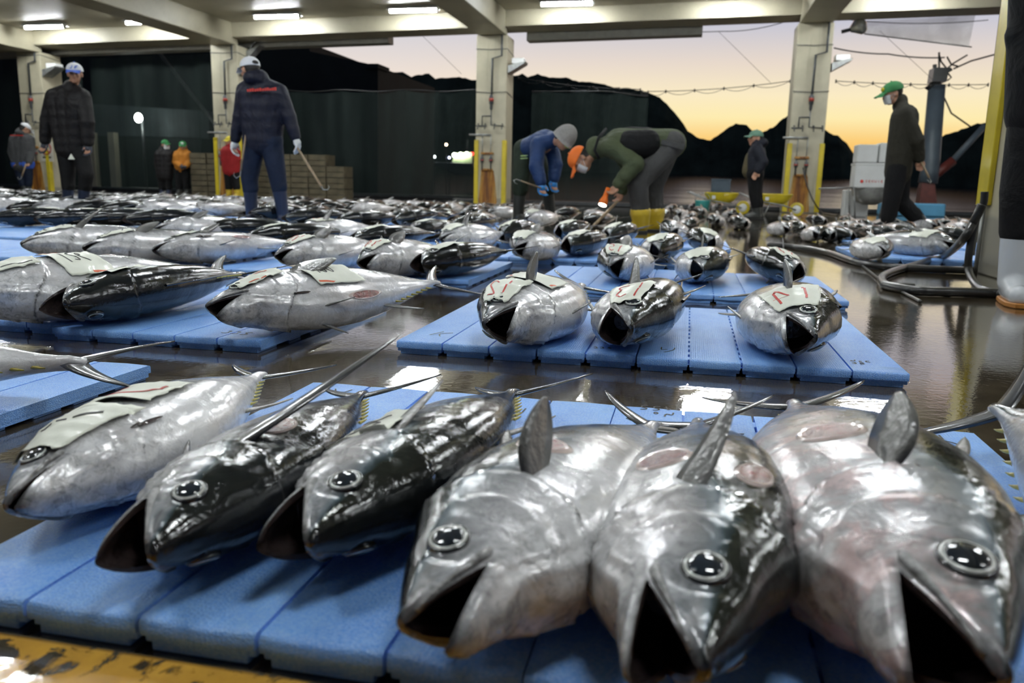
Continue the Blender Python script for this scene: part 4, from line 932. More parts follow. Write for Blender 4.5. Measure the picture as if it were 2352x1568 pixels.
bk = simple('teal_bucket', (.06, .36, .34), .4); w0 = PY(1614, 462, 14.6); mb = MB(); mb.lathe([(.10, 0), (.13, .22), (.135, .23), (.12, .23), (.09, .02)], 18); o = mb.build('bucket', bk, smooth=True, fix=False); o.location = (w0.x, 14.6, 0.); tag(o, 'teal bucket standing left of the wheelbarrow', 'bucket')
mb = MB(); mb.tube([(.13*math.cos(a), 0, .22+.14*math.sin(a)) for a in [math.pi*k/10 for k in range(11)]], .006, 5); mb.build('handle', M['steel'], o, smooth=True)
# styrofoam boxes on a small steel cart beside the right-hand pillar
CX, CYY = 2.93, 14.9
e = empty('hand_cart', (CX, CYY, 0), 0, 'steel cart with a deep bowl tray beside the walking man', 'cart')
mb = MB(); rows = [[(.30*s_*math.copysign(abs(math.cos(a))**.7, math.cos(a)), .26*s_*math.sin(a), z) for a in [2*math.pi*k/20 for k in range(20)]] for s_, z in ((.35, .22), (.7, .27), (.92, .38), (1, .50))]; mb.grid(rows, close=True); mb.add(rows[0], [tuple(range(20))]); mb.build('bowl', M['steel'], e, smooth=True, fix=False)
mb = MB()
for sx in (-.3, .3):
    for sy in (-.24, .24): mb.tube([(sx, sy, .5), (sx*.8, sy, 0)], .014, 6)
mb.tube([(-.3, -.24, .5), (.3, -.24, .5), (.3, .24, .5), (-.3, .24, .5), (-.3, -.24, .5)], .014, 6); mb.tube([(-.3, -.2, .5), (-.85, -.2, .47)], .014, 6); mb.build('frame', M['steel'], e, smooth=True)
for i, (bx, bz, sx, sz, lb) in enumerate(((-.02, .505, .56, .40, 'lower white styrofoam box on the steel cart, with red lettering'), (-.13, .91, .32, .30, 'left upright white styrofoam lid on the box pile'), (.16, .91, .22, .33, 'right upright white styrofoam lid on the box pile'), (-.13, 0, .42, .0, ''))):
    if not lb: continue
    mb = MB(); mb.box((-sx/2, -.19, 0), (sx/2, .19, sz*(.97 if i else 1))); o = mb.build('styrofoam_box', M['styro'], bevel=.02); o.location = (CX+bx, CYY, bz); tag(o, lb, 'box')
    if i == 0:
        mb = MB(); mb.box((-.29, -.20, sz-.04), (.29, .20, sz)); mb.build('lid', M['styro'], o, bevel=.012)
        mb = MB(); mb.ball((-.16, -.193, .10), (.028, .004, .028), 10); mb.ball((.24, -.193, .10), (.028, .004, .028), 10)
        ribbon(mb, text_strokes('SERVIE'.replace('V', 'U').replace('I', '1').replace('R', 'K'), -.11, .085, .28, .035), lambda a, b: (Vector((a, -.1915, b)), Vector((0, -1, 0))), .008); mb.build('lettering', M['redink'], o)
mb = MB(); mb.box((-.2, -.15, 0), (.2, .15, .46)); o = mb.build('styrofoam_box', M['styro'], bevel=.02); o.location = (CX-.12, CYY+.55, 0); tag(o, 'white styrofoam box standing on the floor behind the steel cart', 'box')
# black hoses on the floor
def hose(pts, r, label, n=10, name='hose'):
    P = [q_ if isinstance(q_, Vector) else PZ(*q_) for q_ in pts]; Q = []
    for i in range(len(P)-1):
        a, b, c, d = P[max(0, i-1)], P[i], P[i+1], P[min(len(P)-1, i+2)]
        for k in range(n):
            t = k/n; Q.append(.5*((2*b)+(c-a)*t+(2*a-5*b+4*c-d)*t*t+(3*b-a-3*c+d)*t**3))
    Q.append(P[-1]); Q = [Vector((q_.x, q_.y, max(q_.z, r))) for q_ in Q]; c = Q[0].copy(); c.z = 0
    mb = MB(); mb.tube([q_-c for q_ in Q], r, 10); o = mb.build(name, M['rubber'], smooth=True); o.location = c; return tag(o, label, 'hose')
hose([(1765, 562, .02), (1830, 568, .02), (1900, 580, .02), (1960, 600, .02), (2030, 612, .02), (2120, 617, .02), (2240, 622, .02)], .021, 'black hose running across the wet floor to the near pillar')
hose([(2030, 655, .02), (2100, 668, .02), (2180, 671, .02), (2300, 674, .02)], .021, 'lowest black hose, running towards the white boots')
hose([PZ(2300, 676, .02), PZ(2250, 662, .02), PY(2226, 625, 4.40), PY(2226, 580, 4.41), PY(2240, 510, 4.42), PY(2258, 470, 4.42), PY(2262, 440, 4.42)], .018, 'black hose hanging down the near pillar and curving to the boots')
hose([PY(2256, 470, 4.38), PY(2236, 510, 4.40), PY(2205, 558, 4.5), PZ(2160, 592, .03), (2090, 612, .02), (2040, 628, .02), (2025, 642, .02), (2040, 657, .02), (2100, 661, .02)], .021, 'thick black hose looping down from the near pillar onto the floor')
hose([(1965, 598, .008), (2000, 625, .008), (2040, 655, .008), (2075, 672, .008), (2115, 692, .008)], .007, 'thin black cable crossing the wet floor under the hoses')
hose([PY(1845, 385, 16.8), PY(1852, 420, 16.75), PY(1868, 460, 16.7), PZ(1890, 489, .02), (1925, 494, .02)], .014, 'black hose hanging from the right-hand pillar bracket')
print('setting ok')
# ================================================================ people
def cloth(name, rgb, rough=.75, quilt=0., var=.15, qs=18.):
    m, nt, b, n, l = nodes(name)
    tc = n.new('ShaderNodeTexCoord'); t = tex(n, l, 9, 5); t2 = tex(n, l, 4.5, 4, dist=1.2)
    c = mix(n, l, mrange(n, l, t.outputs[0], .3, .7), [x*(1-var) for x in rgb], [min(1, x*(1+var)) for x in rgb]); l.new(c, b.inputs['Base Color'])
    b.inputs['Roughness'].default_value = rough; b.inputs['Specular IOR Level'].default_value = .25
    h = mth(n, l, 'MULTIPLY', t2.outputs[0], 1.)
    if quilt:
        w = n.new('ShaderNodeTexWave'); w.bands_direction = 'Z'; w.inputs['Scale'].default_value = qs/6.28; w.inputs['Distortion'].default_value = .6; l.new(tc.outputs['Object'], w.inputs['Vector'])
        h = mth(n, l, 'ADD', h, mth(n, l, 'MULTIPLY', w.outputs['Fac'], quilt))
    bump(n, l, b, h, .6, .04); return m
SK = simple('skin', (.42, .22, .14), .5, .12, 20)
M['skin'] = SK; M['mask'] = simple('white_mask', (.66, .67, .68), .7, .04, 20); M['hairb'] = simple('black_hair', (.015, .013, .012), .6, .3, 80)
CN = 14
def capsule(mb, a, b, ra, rb, n=12):
    n = max(n, CN)
    a, b = Vector(a), Vector(b); mb.ball(a, ra, n); mb.ball(b, rb, n)
    if (b-a).length > 1e-5: mb.tube([a, b], [ra, rb], n)
def rem(mb, name, mat, parent, vox, smooth=4, origin=None):
    o = mb.build(name, mat, parent, smooth=True, fix=False)
    r = o.modifiers.new('surface', 'REMESH'); r.mode = 'VOXEL'; r.voxel_size = vox; r.use_smooth_shade = True
    s_ = o.modifiers.new('soften', 'SMOOTH'); s_.iterations = smooth; s_.factor = .6
    return o
def frame(fwd, up):
    f = Vector(fwd).normalized(); u = Vector(up); u = (u-f*u.dot(f)).normalized(); r = f.cross(u); return Matrix((r, f, u)).transposed()   # x=right, y=forward, z=up
def hand(mb, w, d, nrm, s=1., curl=.5, side=1):
    """palm, four bent fingers of different length and a thumb from the side of the palm"""
    d = Vector(d).normalized(); nrm = Vector(nrm); nrm = (nrm-d*nrm.dot(d)).normalized(); x = d.cross(nrm)*side
    w = Vector(w)
    capsule(mb, w, w+d*.045*s, .026*s, .034*s, 10)
    for k, ln in enumerate((.070, .080, .074, .058)):
        b = w+d*.075*s+x*((k-1.5)*.021*s); capsule(mb, w+d*.035*s+x*((k-1.5)*.014*s), b, .018*s, .012*s, 8)
        p = b; dd = d.copy()
        for j in range(3):
            dd = (dd*math.cos(curl*.6)+nrm*math.sin(curl*.6)).normalized(); q = p+dd*ln*s*(.42, .32, .26)[j]; capsule(mb, p, q, (.0105, .0095, .0085)[j]*s, (.0095, .0085, .0075)[j]*s, 8); p = q
    p = w+d*.02*s-x*.025*s; q = p+(d*.6-x*.7+nrm*.3).normalized()*.035*s; capsule(mb, p, q, .016*s, .012*s, 8); capsule(mb, q, q+(d*.85+nrm*.5-x*.1).normalized()*.034*s, .0115*s, .009*s, 8)
def head(mb, c, fr, s=1.):
    g = lambda x, y, z: c+fr @ Vector((x*s, y*s, z*s)); mm = fr.to_4x4()
    mb.ball(g(0, -.012, .022), (.074*s, .094*s, .092*s), 18, 0, fr); mb.ball(g(0, .022, -.035), (.060*s, .070*s, .078*s), 16, 0, fr)
    mb.ball(g(0, .052, -.082), (.032*s, .034*s, .028*s), 12, 0, fr)                          # chin
    capsule(mb, g(0, .084, .010), g(0, .108, -.022), .010*s, .015*s, 8)                     # nose
    mb.ball(g(-.012, .096, -.026), .010*s, 8); mb.ball(g(.012, .096, -.026), .010*s, 8)
    capsule(mb, g(-.042, .074, .026), g(.042, .074, .026), .013*s, .013*s, 8)               # brow
    for sx in (-1, 1):
        mb.ball(g(sx*.038, .066, -.022), .024*s, 10)                                        # cheeks
        mb.ball(g(sx*.078, -.008, -.006), (.012*s, .022*s, .034*s), 10, 0, fr)              # ears
    capsule(mb, g(-.016, .088, -.052), g(.016, .088, -.052), .009*s, .009*s, 8)             # lips
def cap(root, c, fr, mat, brim, s=1., bmat=None, text=None, back_hole=False, name='cap'):
    g = lambda x, y, z: c+fr @ Vector((x*s, y*s, z*s)); mb = MB(); rows = []
    for j in range(9):
        a = math.pi/2*j/8; rows.append([g(.088*math.cos(a)*math.cos(w), .108*math.cos(a)*math.sin(w)-.010, .036+.088*math.sin(a)**.9) for w in [2*math.pi*k/24 for k in range(24)]])
    mb.grid(rows, close=True); mb.grid([rows[0], [g(.086*math.cos(w), .104*math.sin(w)-.010, .028) for w in [2*math.pi*k/24 for k in range(24)]]], close=True)
    o = mb.build(name, mat, root, smooth=True)
    mb = MB(); up = []; dn = []
    for j in range(6):
        q = j/5; up.append([g(.078*math.sin(w)*(1-.12*q), .075+q*.088*math.cos(w*.75)+.022*math.cos(w), .040-.020*q-.012*abs(math.sin(w))*q*1.5) for w in [R(-75+150*k/12) for k in range(13)]])
    dn = [[p-fr @ Vector((0, 0, .004)) for p in r] for r in up]
    mb.grid(up); mb.grid(dn); mb.grid([up[-1], dn[-1]]); mb.grid([[r[0] for r in up], [r[0] for r in dn]]); mb.grid([[r[-1] for r in up], [r[-1] for r in dn]])
    if brim: mb.build('brim', bmat or mat, o, smooth=True)
    mb = MB(); mb.ball(g(0, -.010, .126), .008*s, 8); mb.build('button', bmat or mat, o, smooth=True)
    if back_hole: mb = MB(); mb.ball(g(0, -.108, .052), (.034*s, .016*s, .02*s), 12, 0, fr); mb.build('strap_opening', M['hairb'], o, smooth=True)
    if text:
        st = text_strokes(text[0], -.036, .052, .085, .036); mb = MB()
        def F(a, b):
            a = -a; y = .108*math.sqrt(max(.05, 1-(a/.088)**2))*math.cos(math.asin(min(.9, (b-.036)/.088)))-.008; return g(a, y+.003, b), (fr @ Vector((a*2, 1, .4))).normalized()
        ribbon(mb, st, F, .009*s); mb.build('emblem', text[1], o)
    return o
def person(label, Y, px, cfg):
    """px: joint name -> (x, y in the photo, depth offset).  One body mesh; clothing, hair and eyes are its parts"""
    J = {k: PY(v[0], v[1], Y+(v[2] if len(v) > 2 else 0)) for k, v in px.items()}
    g = cfg.get
    base = Vector(((J['anL'].x+J['anR'].x)/2, (J['anL'].y+J['anR'].y)/2, 0)); J = {k: v-base for k, v in J.items()}
    for a in ('anL', 'anR'):
        J[a].z = max(.09, J[a].z) if g('toe'+a[-1]) else .09
    fwd = Vector(g('face', (0, -1, 0))); hf = frame(Vector(g('look', fwd)), Vector(g('headup', (0, 0, 1)))); w = g('fat', 1.)
    nk = J['neck']; hd = J['head']
    # body
    mb = MB(); head(mb, hd, hf, g('hs', 1.)); capsule(mb, hd-hf.col[2]*.05-hf.col[1]*.02, nk, .052, .058)
    def limb(mb, a, b, c, r, pts=14): capsule(mb, J[a], J[b], r[0], r[1], pts); capsule(mb, J[b], J[c], r[1], r[2], pts)
    mid = lambda a, b, t=.5: J[a].lerp(J[b], t)
    for s_ in 'LR':
        limb(mb, 'sh'+s_, 'el'+s_, 'wr'+s_, (.040, .034, .025)); limb(mb, 'hi'+s_, 'kn'+s_, 'an'+s_, (.078, .055, .038))
        capsule(mb, mid('shL', 'shR', .5).lerp(J['sh'+s_], .5)-Vector((0, 0, .05)), mid('hiL', 'hiR').lerp(J['hi'+s_], .6), .075, .08); capsule(mb, nk, J['sh'+s_], .045, .04)
        toe = Vector(g('toe', fwd)).normalized(); a = J['an'+s_]; capsule(mb, Vector((a.x, a.y, a.z-.05)), Vector((a.x, a.y, a.z-.055))+toe*.13, .035, .03)
        hdv = Vector(g('hd'+s_, tuple(J['wr'+s_]-J['el'+s_]))); hand(mb, J['wr'+s_], hdv, Vector(g('hn'+s_, (0, -1, 0))), .95, g('curl', .5), 1 if s_ == 'L' else -1)
    capsule(mb, mid('shL', 'shR')-Vector((0, 0, .03)), mid('hiL', 'hiR'), .095, .09); capsule(mb, J['hiL'], J['hiR'], .09, .09)
    root = rem(mb, 'person', SK, None, .0075, 3); root.location = base; tag(root, label, 'person', None)
    if J['head'].z and g('eyes', True):
        for sx in (-1, 1):
            mb = MB(); mb.ball(hd+hf @ Vector((sx*.031, .079, .004)), (.013, .008, .006), 8, 0, hf); mb.build('eye', M['hairb'], root, smooth=True)
        mb = MB(); mb.ball(hd+hf @ Vector((0, .092, -.052)), (.022, .008, .004), 8, 0, hf); mb.build('mouth', simple('lips', (.22, .07, .05), .5) if 'lips' not in bpy.data.materials else bpy.data.materials['lips'], root, smooth=True)
    mb = MB(); mb.ball(hd+hf @ Vector((0, -.036, .024)), (.076, .082, .086), 16, 0, hf); mb.ball(hd+hf @ Vector((0, -.06, -.03)), (.062, .045, .05), 12, 0, hf); mb.build('hair', M['hairb'], root, smooth=True)
    # trousers
    pr = g('pr', (.115, .088, .075)); mb = MB()
    for s_ in 'LR':
        capsule(mb, J['hi'+s_], J['kn'+s_], pr[0], pr[1]); e = J['kn'+s_].lerp(J['an'+s_], g('plen', .62)); capsule(mb, J['kn'+s_], e, pr[1], pr[2])
        for q in (.35, .75): mb.ball(J['kn'+s_].lerp(e, q)+Vector((.01, 0, 0)), pr[2]*1.07, 10)
    capsule(mb, J['hiL'], J['hiR'], .125*w, .125*w); up = (mid('shL', 'shR')-mid('hiL', 'hiR')).normalized(); capsule(mb, mid('hiL', 'hiR'), mid('hiL', 'hiR')+up*.13, .125*w, .125*w)
    rem(mb, 'trousers', g('pants'), root, .012 if Y > 5 else .006, 3 if Y > 5 else 12)
    # boots
    br = g('br', .062)
    for s_ in 'LR':
        a = J['an'+s_]; top = a.lerp(J['kn'+s_], g('boot', .62)); toe = Vector(g('toe', fwd)).normalized()
        if g('toe'+s_): toe = Vector(g('toe'+s_)).normalized()
        mb = MB(); capsule(mb, top, a, br*1.22, br*.92); capsule(mb, a+Vector((0, 0, -.04)), a+Vector((0, 0, -.045))+toe*.15, .047, .043); mb.ball(a+Vector((0, 0, -.035))-toe*.02, .05, 12); capsule(mb, a, a+Vector((0, 0, -.03))+toe*.08, br*.9, .045)
        bo = rem(mb, 'boot', g('boots'), root, .008, 3)
        mb = MB(); fr = frame(toe, (0, 0, 1)); pts = [(-.045, -.06), (.045, -.06), (.052, .05), (.050, .15), (.02, .205), (-.02, .205), (-.050, .15), (-.052, .05)]
        z0 = a.z-.09; v = [Vector((a.x, a.y, z0))+fr @ Vector((x, y, 0)) for x, y in pts]; v2 = [p+Vector((0, 0, .022)) for p in v]
        mb.add(v+v2, [tuple(range(8)), tuple(range(15, 7, -1))]+[(i, (i+1) % 8, (i+1) % 8+8, i+8) for i in range(8)]); mb.build('sole', g('sole', M['rubber']), bo, bevel=.006)
    # jacket
    jr = g('jr', (.088, .076, .060)); jt = g('jt', .135)*w; mb = MB()
    hemL, hemR = J['hiL']+up*g('hem', .02), J['hiR']+up*g('hem', .02); sc = mid('shL', 'shR'); hc = (hemL+hemR)/2
    for s_, hm in (('L', hemL), ('R', hemR)):
        capsule(mb, J['sh'+s_], J['el'+s_], jr[0], jr[1]); capsule(mb, J['el'+s_], J['el'+s_].lerp(J['wr'+s_], .92), jr[1], jr[2])
        capsule(mb, sc.lerp(J['sh'+s_], .65)-up*.05, hc.lerp(hm, .75), jt, jt*.95); capsule(mb, nk+up*.0, J['sh'+s_], .075, jr[0])
        mb.ball(J['el'+s_]+Vector((0, 0, .0)), jr[1]*1.08, 12)
        for q in g('folds', (.3, .6)): mb.ball(J['el'+s_].lerp(J['wr'+s_], q), jr[1]*(1.03-.12*q), 10)
    capsule(mb, sc-up*.04, hc, jt*1.02, jt*1.0)
    if g('hood', True): capsule(mb, nk-hf.col[1]*.05+up*.015, nk+hf.col[1]*.02+up*.01, .095, .08); mb.ball(nk-fwd.normalized()*.06+up*.03, (.105, .105, .07), 14)
    else: capsule(mb, nk-up*.02, nk+up*.045, .085, .075)
    jk = rem(mb, 'jacket', g('jacket'), root, .011, 3)
    # hands
    for s_ in 'LR':
        gm = g('glove'+s_, g('gloves'))
        if gm:
            mb = MB(); hdv = Vector(g('hd'+s_, tuple(J['wr'+s_]-J['el'+s_]))); w0 = J['wr'+s_]-hdv.normalized()*.03; capsule(mb, w0-hdv.normalized()*.03, w0+hdv.normalized()*.03, .042, .038, 10)
            hand(mb, J['wr'+s_], hdv, Vector(g('hn'+s_, (0, -1, 0))), 1.12, g('curl', .5), 1 if s_ == 'L' else -1); rem(mb, 'glove', gm, root, .005, 2)
    if g('mask'):
        mb = MB(); rows = []
        for j in range(8):
            q = j/7; rows.append([hd+hf @ Vector((.070*math.sin(a), .060+.050*math.cos(a)*(1-.9*(q-.4)**2), .005-q*.10)) for a in [R(-80+160*k/12) for k in range(13)]])
        inn = [[p-(hf.col[1])*.006 for p in r] for r in rows]; mb.grid(rows); mb.grid(inn); mb.grid([rows[0], inn[0]]); mb.grid([rows[-1], inn[-1]])
        mk = mb.build('face_mask', M['mask'], root, smooth=True, fix=False)
        mb = MB()
        for sx in (-1, 1): mb.tube([hd+hf @ Vector((sx*.068, .068, -.01)), hd+hf @ Vector((sx*.082, .0, .0)), hd+hf @ Vector((sx*.068, .068, -.075))], .0025, 5)
        mb.build('ear_loops', M['mask'], mk, smooth=True)
    return root, J, hf, jk, base
V3 = Vector
black_puff = cloth('black_puffer', (.009, .008, .009), .6, .16); navy_puff = cloth('navy_puffer', (.009, .010, .021), .55, .14)
navy = cloth('navy_trousers', (.007, .013, .032), .7); blackc = cloth('black_cloth', (.006, .006, .007), .8); grey = cloth('grey_hoodie', (.06, .062, .065), .85); green = cloth('olive_jacket', (.060, .075, .038), .7)
bluej = cloth('blue_jacket', (.014, .040, .125), .55, .0); greyp = cloth('grey_trousers', (.062, .062, .062), .75); orangej = cloth('orange_jacket', (.42, .16, .02), .7); redj = cloth('red_jacket', (.32, .018, .02), .7)
brown = cloth('dark_olive_jacket', (.026, .024, .017), .75); oliveb = cloth('olive_waders', (.022, .032, .020), .7); tan = cloth('tan_vest', (.09, .075, .04), .8)
navyb = simple('navy_boot', (.010, .018, .045), .4, .2); yelb = simple('yellow_boot', (.62, .44, .03), .35, .1, 6, coat=.3); whb = simple('white_boot', (.68, .71, .74), .25, .05, 6, coat=.5); gryb = simple('dark_grey_boot', (.035, .038, .035), .45, .2)
capw = simple('white_cap', (.66, .67, .70), .7, .04); capb = simple('blue_brim', (.03, .10, .50), .6); capg = simple('green_cap', (.03, .20, .06), .7); capo = simple('orange_cap', (.80, .16, .01), .6, .08); capt = simple('pale_green_cap', (.12, .24, .17), .7)
glw = simple('white_glove', (.68, .68, .66), .7, .06, 30); glb = simple('blue_glove', (.03, .26, .68), .35, .1, 20); glg = simple('grey_glove', (.05, .055, .075), .7); yel = simple('yellow_patch', (.62, .50, .03), .6)
stick_m = simple('wooden_stick', (.28, .20, .12), .5, .2, 12)
def stick(a, b, Ya, Yb, r, label, hook=True):
    A, B = PY(*a, Ya), PY(*b, Yb); c = A.copy(); e = empty('fish_hook', c, 0, label, 'hook'); mb = MB(); mb.tube([Vector(), B-c], r, 8); mb.build('handle', stick_m, e, smooth=True)
    d = (B-A).normalized(); s = d.orthogonal().normalized(); mb = MB(); mb.tube([B-c, B-c+d*.05, B-c+d*.08+s*.03, B-c+d*.06+s*.06, B-c+d*.03+s*.06], [.006, .006, .005, .004, .002], 8); mb.build('hook', M['steel'], e, smooth=True); return e
# man in black puffer jacket, left
r, J, hf, jk, base = person('man in black puffer jacket and white cap with blue letters, at left', 8.9,
    {'head': (172, 170, 0), 'neck': (163, 203), 'shL': (124, 222), 'shR': (190, 224, -.05), 'elL': (109, 275), 'elR': (200, 280, -.1), 'wrL': (103, 325), 'wrR': (203, 330, -.1),
     'hiL': (150, 335), 'hiR': (182, 335), 'knL': (156, 402), 'knR': (198, 402, -.1), 'anL': (157, 470), 'anR': (190, 474, -.1)},
    dict(face=(.45, -.9, 0), look=(.5, -.85, -.06), jacket=black_puff, pants=blackc, boots=navyb, gloveL=glg, gloveR=glg, jt=.15, jr=(.10, .085, .068), hem=-.04, boot=.75, plen=.45, curl=.9))
cap(r, J['head'], hf, capw, True, 1.08, capb, ('JF', capb))
mb = MB(); w0 = PY(163, 362, 8.68)-base; mb.add([w0+V3((-.045, 0, -.02)), w0+V3((.045, 0, -.02)), w0+V3((.0, 0, .045)), w0+V3((-.045, .012, -.02)), w0+V3((.045, .012, -.02)), w0+V3((.0, .012, .045))], [(0, 1, 2), (5, 4, 3), (0, 3, 4, 1), (1, 4, 5, 2), (2, 5, 3, 0)]); mb.build('paper_tip', M['paper'], r)
# man in navy jacket seen from behind
r, J, hf, jk, base = person('man in navy puffer jacket and white cap seen from behind, holding a hook, white gloves', 7.6,
    {'head': (574, 162), 'neck': (590, 188), 'shL': (562, 208), 'shR': (642, 212), 'elL': (551, 268), 'elR': (664, 268), 'wrL': (540, 322), 'wrR': (679, 316), 'hiL': (585, 322), 'hiR': (622, 322), 'knL': (573, 408), 'knR': (637, 404),
     'anL': (578, 494), 'anR': (650, 490)},
    dict(face=(0, 1, 0), look=(-.85, .5, -.12), jacket=navy_puff, pants=navy, boots=navyb, gloves=glw, jt=.135, hem=-.02, boot=.85, plen=.35, curl=.9, hnR=(-1, 0, 0), hnL=(1, 0, 0), jr=(.085, .070, .055)))
cap(r, J['head'], hf, capw, True, 1.05, capw, None, True)
mb = MB()
for k in range(12): mb.box((-.15+k*.026, 0, 0), (-.15+k*.026+.020, .006, .022+.004*(k % 3)))
o = mb.build('red_lettering', M['redink'], r); w0 = PY(600, 209, 7.44)-base; o.location = w0; o.rotation_euler = (0, R(-2), 0)
# the letters lie on the jacket's back
stick((680, 335), (738, 428), 7.6, 7.2, .012, 'wooden-handled hook held by the man in the navy jacket')
stick((566, 300), (553, 392), 7.5, 7.42, .010, 'dark-handled hook hanging at the hip of the man in the navy jacket')
# far left, grey hoodie
r, J, hf, jk, base = person('man in grey hoodie bending his head, far left, in front of the leftmost pillar', 15.3,
    {'head': (58, 296), 'neck': (52, 308), 'shL': (32, 320), 'shR': (68, 320), 'elL': (27, 350), 'elR': (72, 350), 'wrL': (33, 372, -.1), 'wrR': (66, 374, -.15), 'hiL': (43, 376), 'hiR': (62, 376), 'knL': (47, 405), 'knR': (66, 404), 'anL': (58, 433), 'anR': (65, 433)},
    dict(face=(.1, 1, 0), look=(.5, .8, -.6), jacket=grey, pants=navy, boots=gryb, jt=.16, curl=.8, hem=-.03, jr=(.10, .085, .065)))
cap(r, J['head'], hf, capw, True, 1.0)
mb = MB(); o = MB(); mb.box((-.2, 0, 0), (.12, .01, .02)); o = mb.build('red_lettering', M['redink'], r); o.location = PY(42, 312, 15.1)-base
mb = MB(); capsule(mb, J['hiL']+V3((0, 0, .0)), J['hiR']+V3((0, 0, 0)), .155, .155); rem(mb, 'blue_shirt_hem', capb, r, .02, 2)
stick((60, 376), (50, 405), 15.0, 14.9, .014, 'white stick held by the man in the grey hoodie')
# two men far behind
r, J, hf, jk, base = person('man in black coat, green cap and mask, standing far behind at left', 17.3,
    {'head': (380, 333), 'neck': (377, 344), 'shL': (365, 352), 'shR': (390, 352), 'elL': (361, 374), 'elR': (393, 374), 'wrL': (364, 392), 'wrR': (390, 392), 'hiL': (372, 392), 'hiR': (385, 392), 'knL': (372, 420), 'knR': (386, 420), 'anL': (372, 441), 'anR': (388, 441)},
    dict(face=(.5, -.8, 0), look=(1, -.5, 0), jacket=black_puff, pants=blackc, boots=navyb, mask=True, hem=-.12, jt=.15))
cap(r, J['head'], hf, capg, True)
r, J, hf, jk, base = person('man in orange jacket with a headlamp, hands together, far behind at left', 17.3,
    {'head': (420, 336), 'neck': (419, 347), 'shL': (407, 354), 'shR': (431, 354), 'elL': (403, 372), 'elR': (435, 372), 'wrL': (416, 382, -.25), 'wrR': (426, 382, -.25), 'hiL': (413, 388), 'hiR': (427, 388), 'knL': (412, 415), 'knR': (427, 415), 'anL': (412, 439), 'anR': (430, 439)},
    dict(face=(.2, -1, 0), look=(.5, -.9, -.1), jacket=orangej, pants=blackc, boots=gryb, glove=None, gloves=glg, mask=False, jt=.14))
cap(r, J['head'], hf, capg, True); mb = MB(); mb.ball(J['head']+hf @ V3((.0, .11, .07)), (.035, .03, .03), 10); mb.build('headlamp', M['white'], r, smooth=True)
r, J, hf, jk, base = person('worker in red jacket and yellow boots half hidden behind the man in navy', 15.9,
    {'head': (527, 326), 'neck': (529, 336), 'shL': (518, 345), 'shR': (541, 345), 'elL': (515, 366), 'elR': (545, 366), 'wrL': (520, 384), 'wrR': (543, 384), 'hiL': (524, 385), 'hiR': (538, 385), 'knL': (525, 412), 'knR': (541, 412), 'anL': (526, 438), 'anR': (545, 438)},
    dict(face=(-.2, -1, 0), jacket=redj, pants=blackc, boots=yelb, jt=.145, boot=.5, plen=.6, hem=-.05))
cap(r, J['head'], hf, yel, True)
# man in blue jacket bending
r, J, hf, jk, base = person('man in blue jacket and grey beanie bending over the fish, blue gloves', 8.9,
    {'head': (1297, 318, -.3), 'neck': (1270, 322, -.18), 'shL': (1236, 332, -.25), 'shR': (1262, 318, .05), 'elL': (1232, 382, -.35), 'elR': (1276, 378, -.05), 'wrL': (1243, 420, -.4), 'wrR': (1272, 412, -.1), 'hiL': (1204, 345, .0), 'hiR': (1222, 345, .28),
     'knL': (1196, 412, -.05), 'knR': (1254, 412, .35), 'anL': (1190, 484, 0), 'anR': (1266, 480, .4)},
    dict(face=(.8, -.35, -.5), look=(.75, -.45, -.75), headup=(.5, 0, .85), jacket=bluej, pants=oliveb, boots=gryb, gloves=glb, hood=False, jt=.125, pr=(.12, .10, .085), boot=.85, plen=.3, toe=(.7, -.7, 0), curl=1.0, hdL=(.1, -.1, -1), hdR=(0, -.1, -1), hnL=(.6, -.7, 0), hnR=(.6, -.7, 0), eyes=False, jr=(.085, .078, .062)))
bn = simple('grey_beanie', (.27, .26, .25), .9, .12, 40, bmp=.3, bscale=60)
mb = MB(); rows = []
for j in range(9):
    a = math.pi/2*j/8; rows.append([J['head']+hf @ V3((.118*math.cos(a)*math.cos(w), .125*math.cos(a)*math.sin(w)-.01, -.035+.19*math.sin(a)**.85)) for w in [2*math.pi*k/24 for k in range(24)]])
mb.grid([[p*1. for p in rows[0]]]+rows, close=True); mb.build('beanie', bn, r, smooth=True)
mb = MB(); mb.ball(J['head']+hf @ V3((0, .085, -.03)), (.06, .03, .018), 10, 0, hf); mb.build('green_mask_trim', simple('lime_trim', (.25, .50, .03), .5), r, smooth=True)
mb = MB()
for k in range(2): mb.tube([PY(1196, 358+k*6, 8.68)-base, PY(1212, 357+k*6, 8.66)-base], .006, 6)
mb.build('reflective_stripe', simple('reflective', (.35, .5, .2), .4), r)
stick((1243, 432), (1196, 415), 8.45, 8.35, .008, 'thin hook in the gloved hand of the man in the blue jacket')
# man in green jacket bending
r, J, hf, jk, base = person('man in olive jacket and orange cap bending low with an orange torch', 8.3,
    {'head': (1335, 368, -.1), 'neck': (1366, 345, -.05), 'shL': (1408, 338, -.24), 'shR': (1410, 326, .10), 'elL': (1460, 377, -.34), 'elR': (1446, 385, .05), 'wrL': (1417, 426, -.36), 'wrR': (1428, 440, -.02), 'hiL': (1545, 330, -.10), 'hiR': (1538, 330, .20),
     'knL': (1464, 420, -.2), 'knR': (1500, 428, .2), 'anL': (1474, 505, -.12), 'anR': (1506, 503, .22)},
    dict(face=(-.85, -.2, -.5), look=(-.35, -.35, -.9), headup=(-.9, -.1, .4), jacket=green, pants=greyp, boots=yelb, jt=.145, pr=(.125, .105, .088), boot=.27, plen=.76, toe=(-1, -.1, 0), mask=True, curl=1.1, hdL=(-.6, -.2, -.8), hdR=(-.3, 0, -1), hnL=(-.2, -.6, .3), hnR=(-.6, -.6, 0), jr=(.095, .082, .06), br=.086, hem=.0))
cap(r, J['head'], hf, capo, True, 1.12)
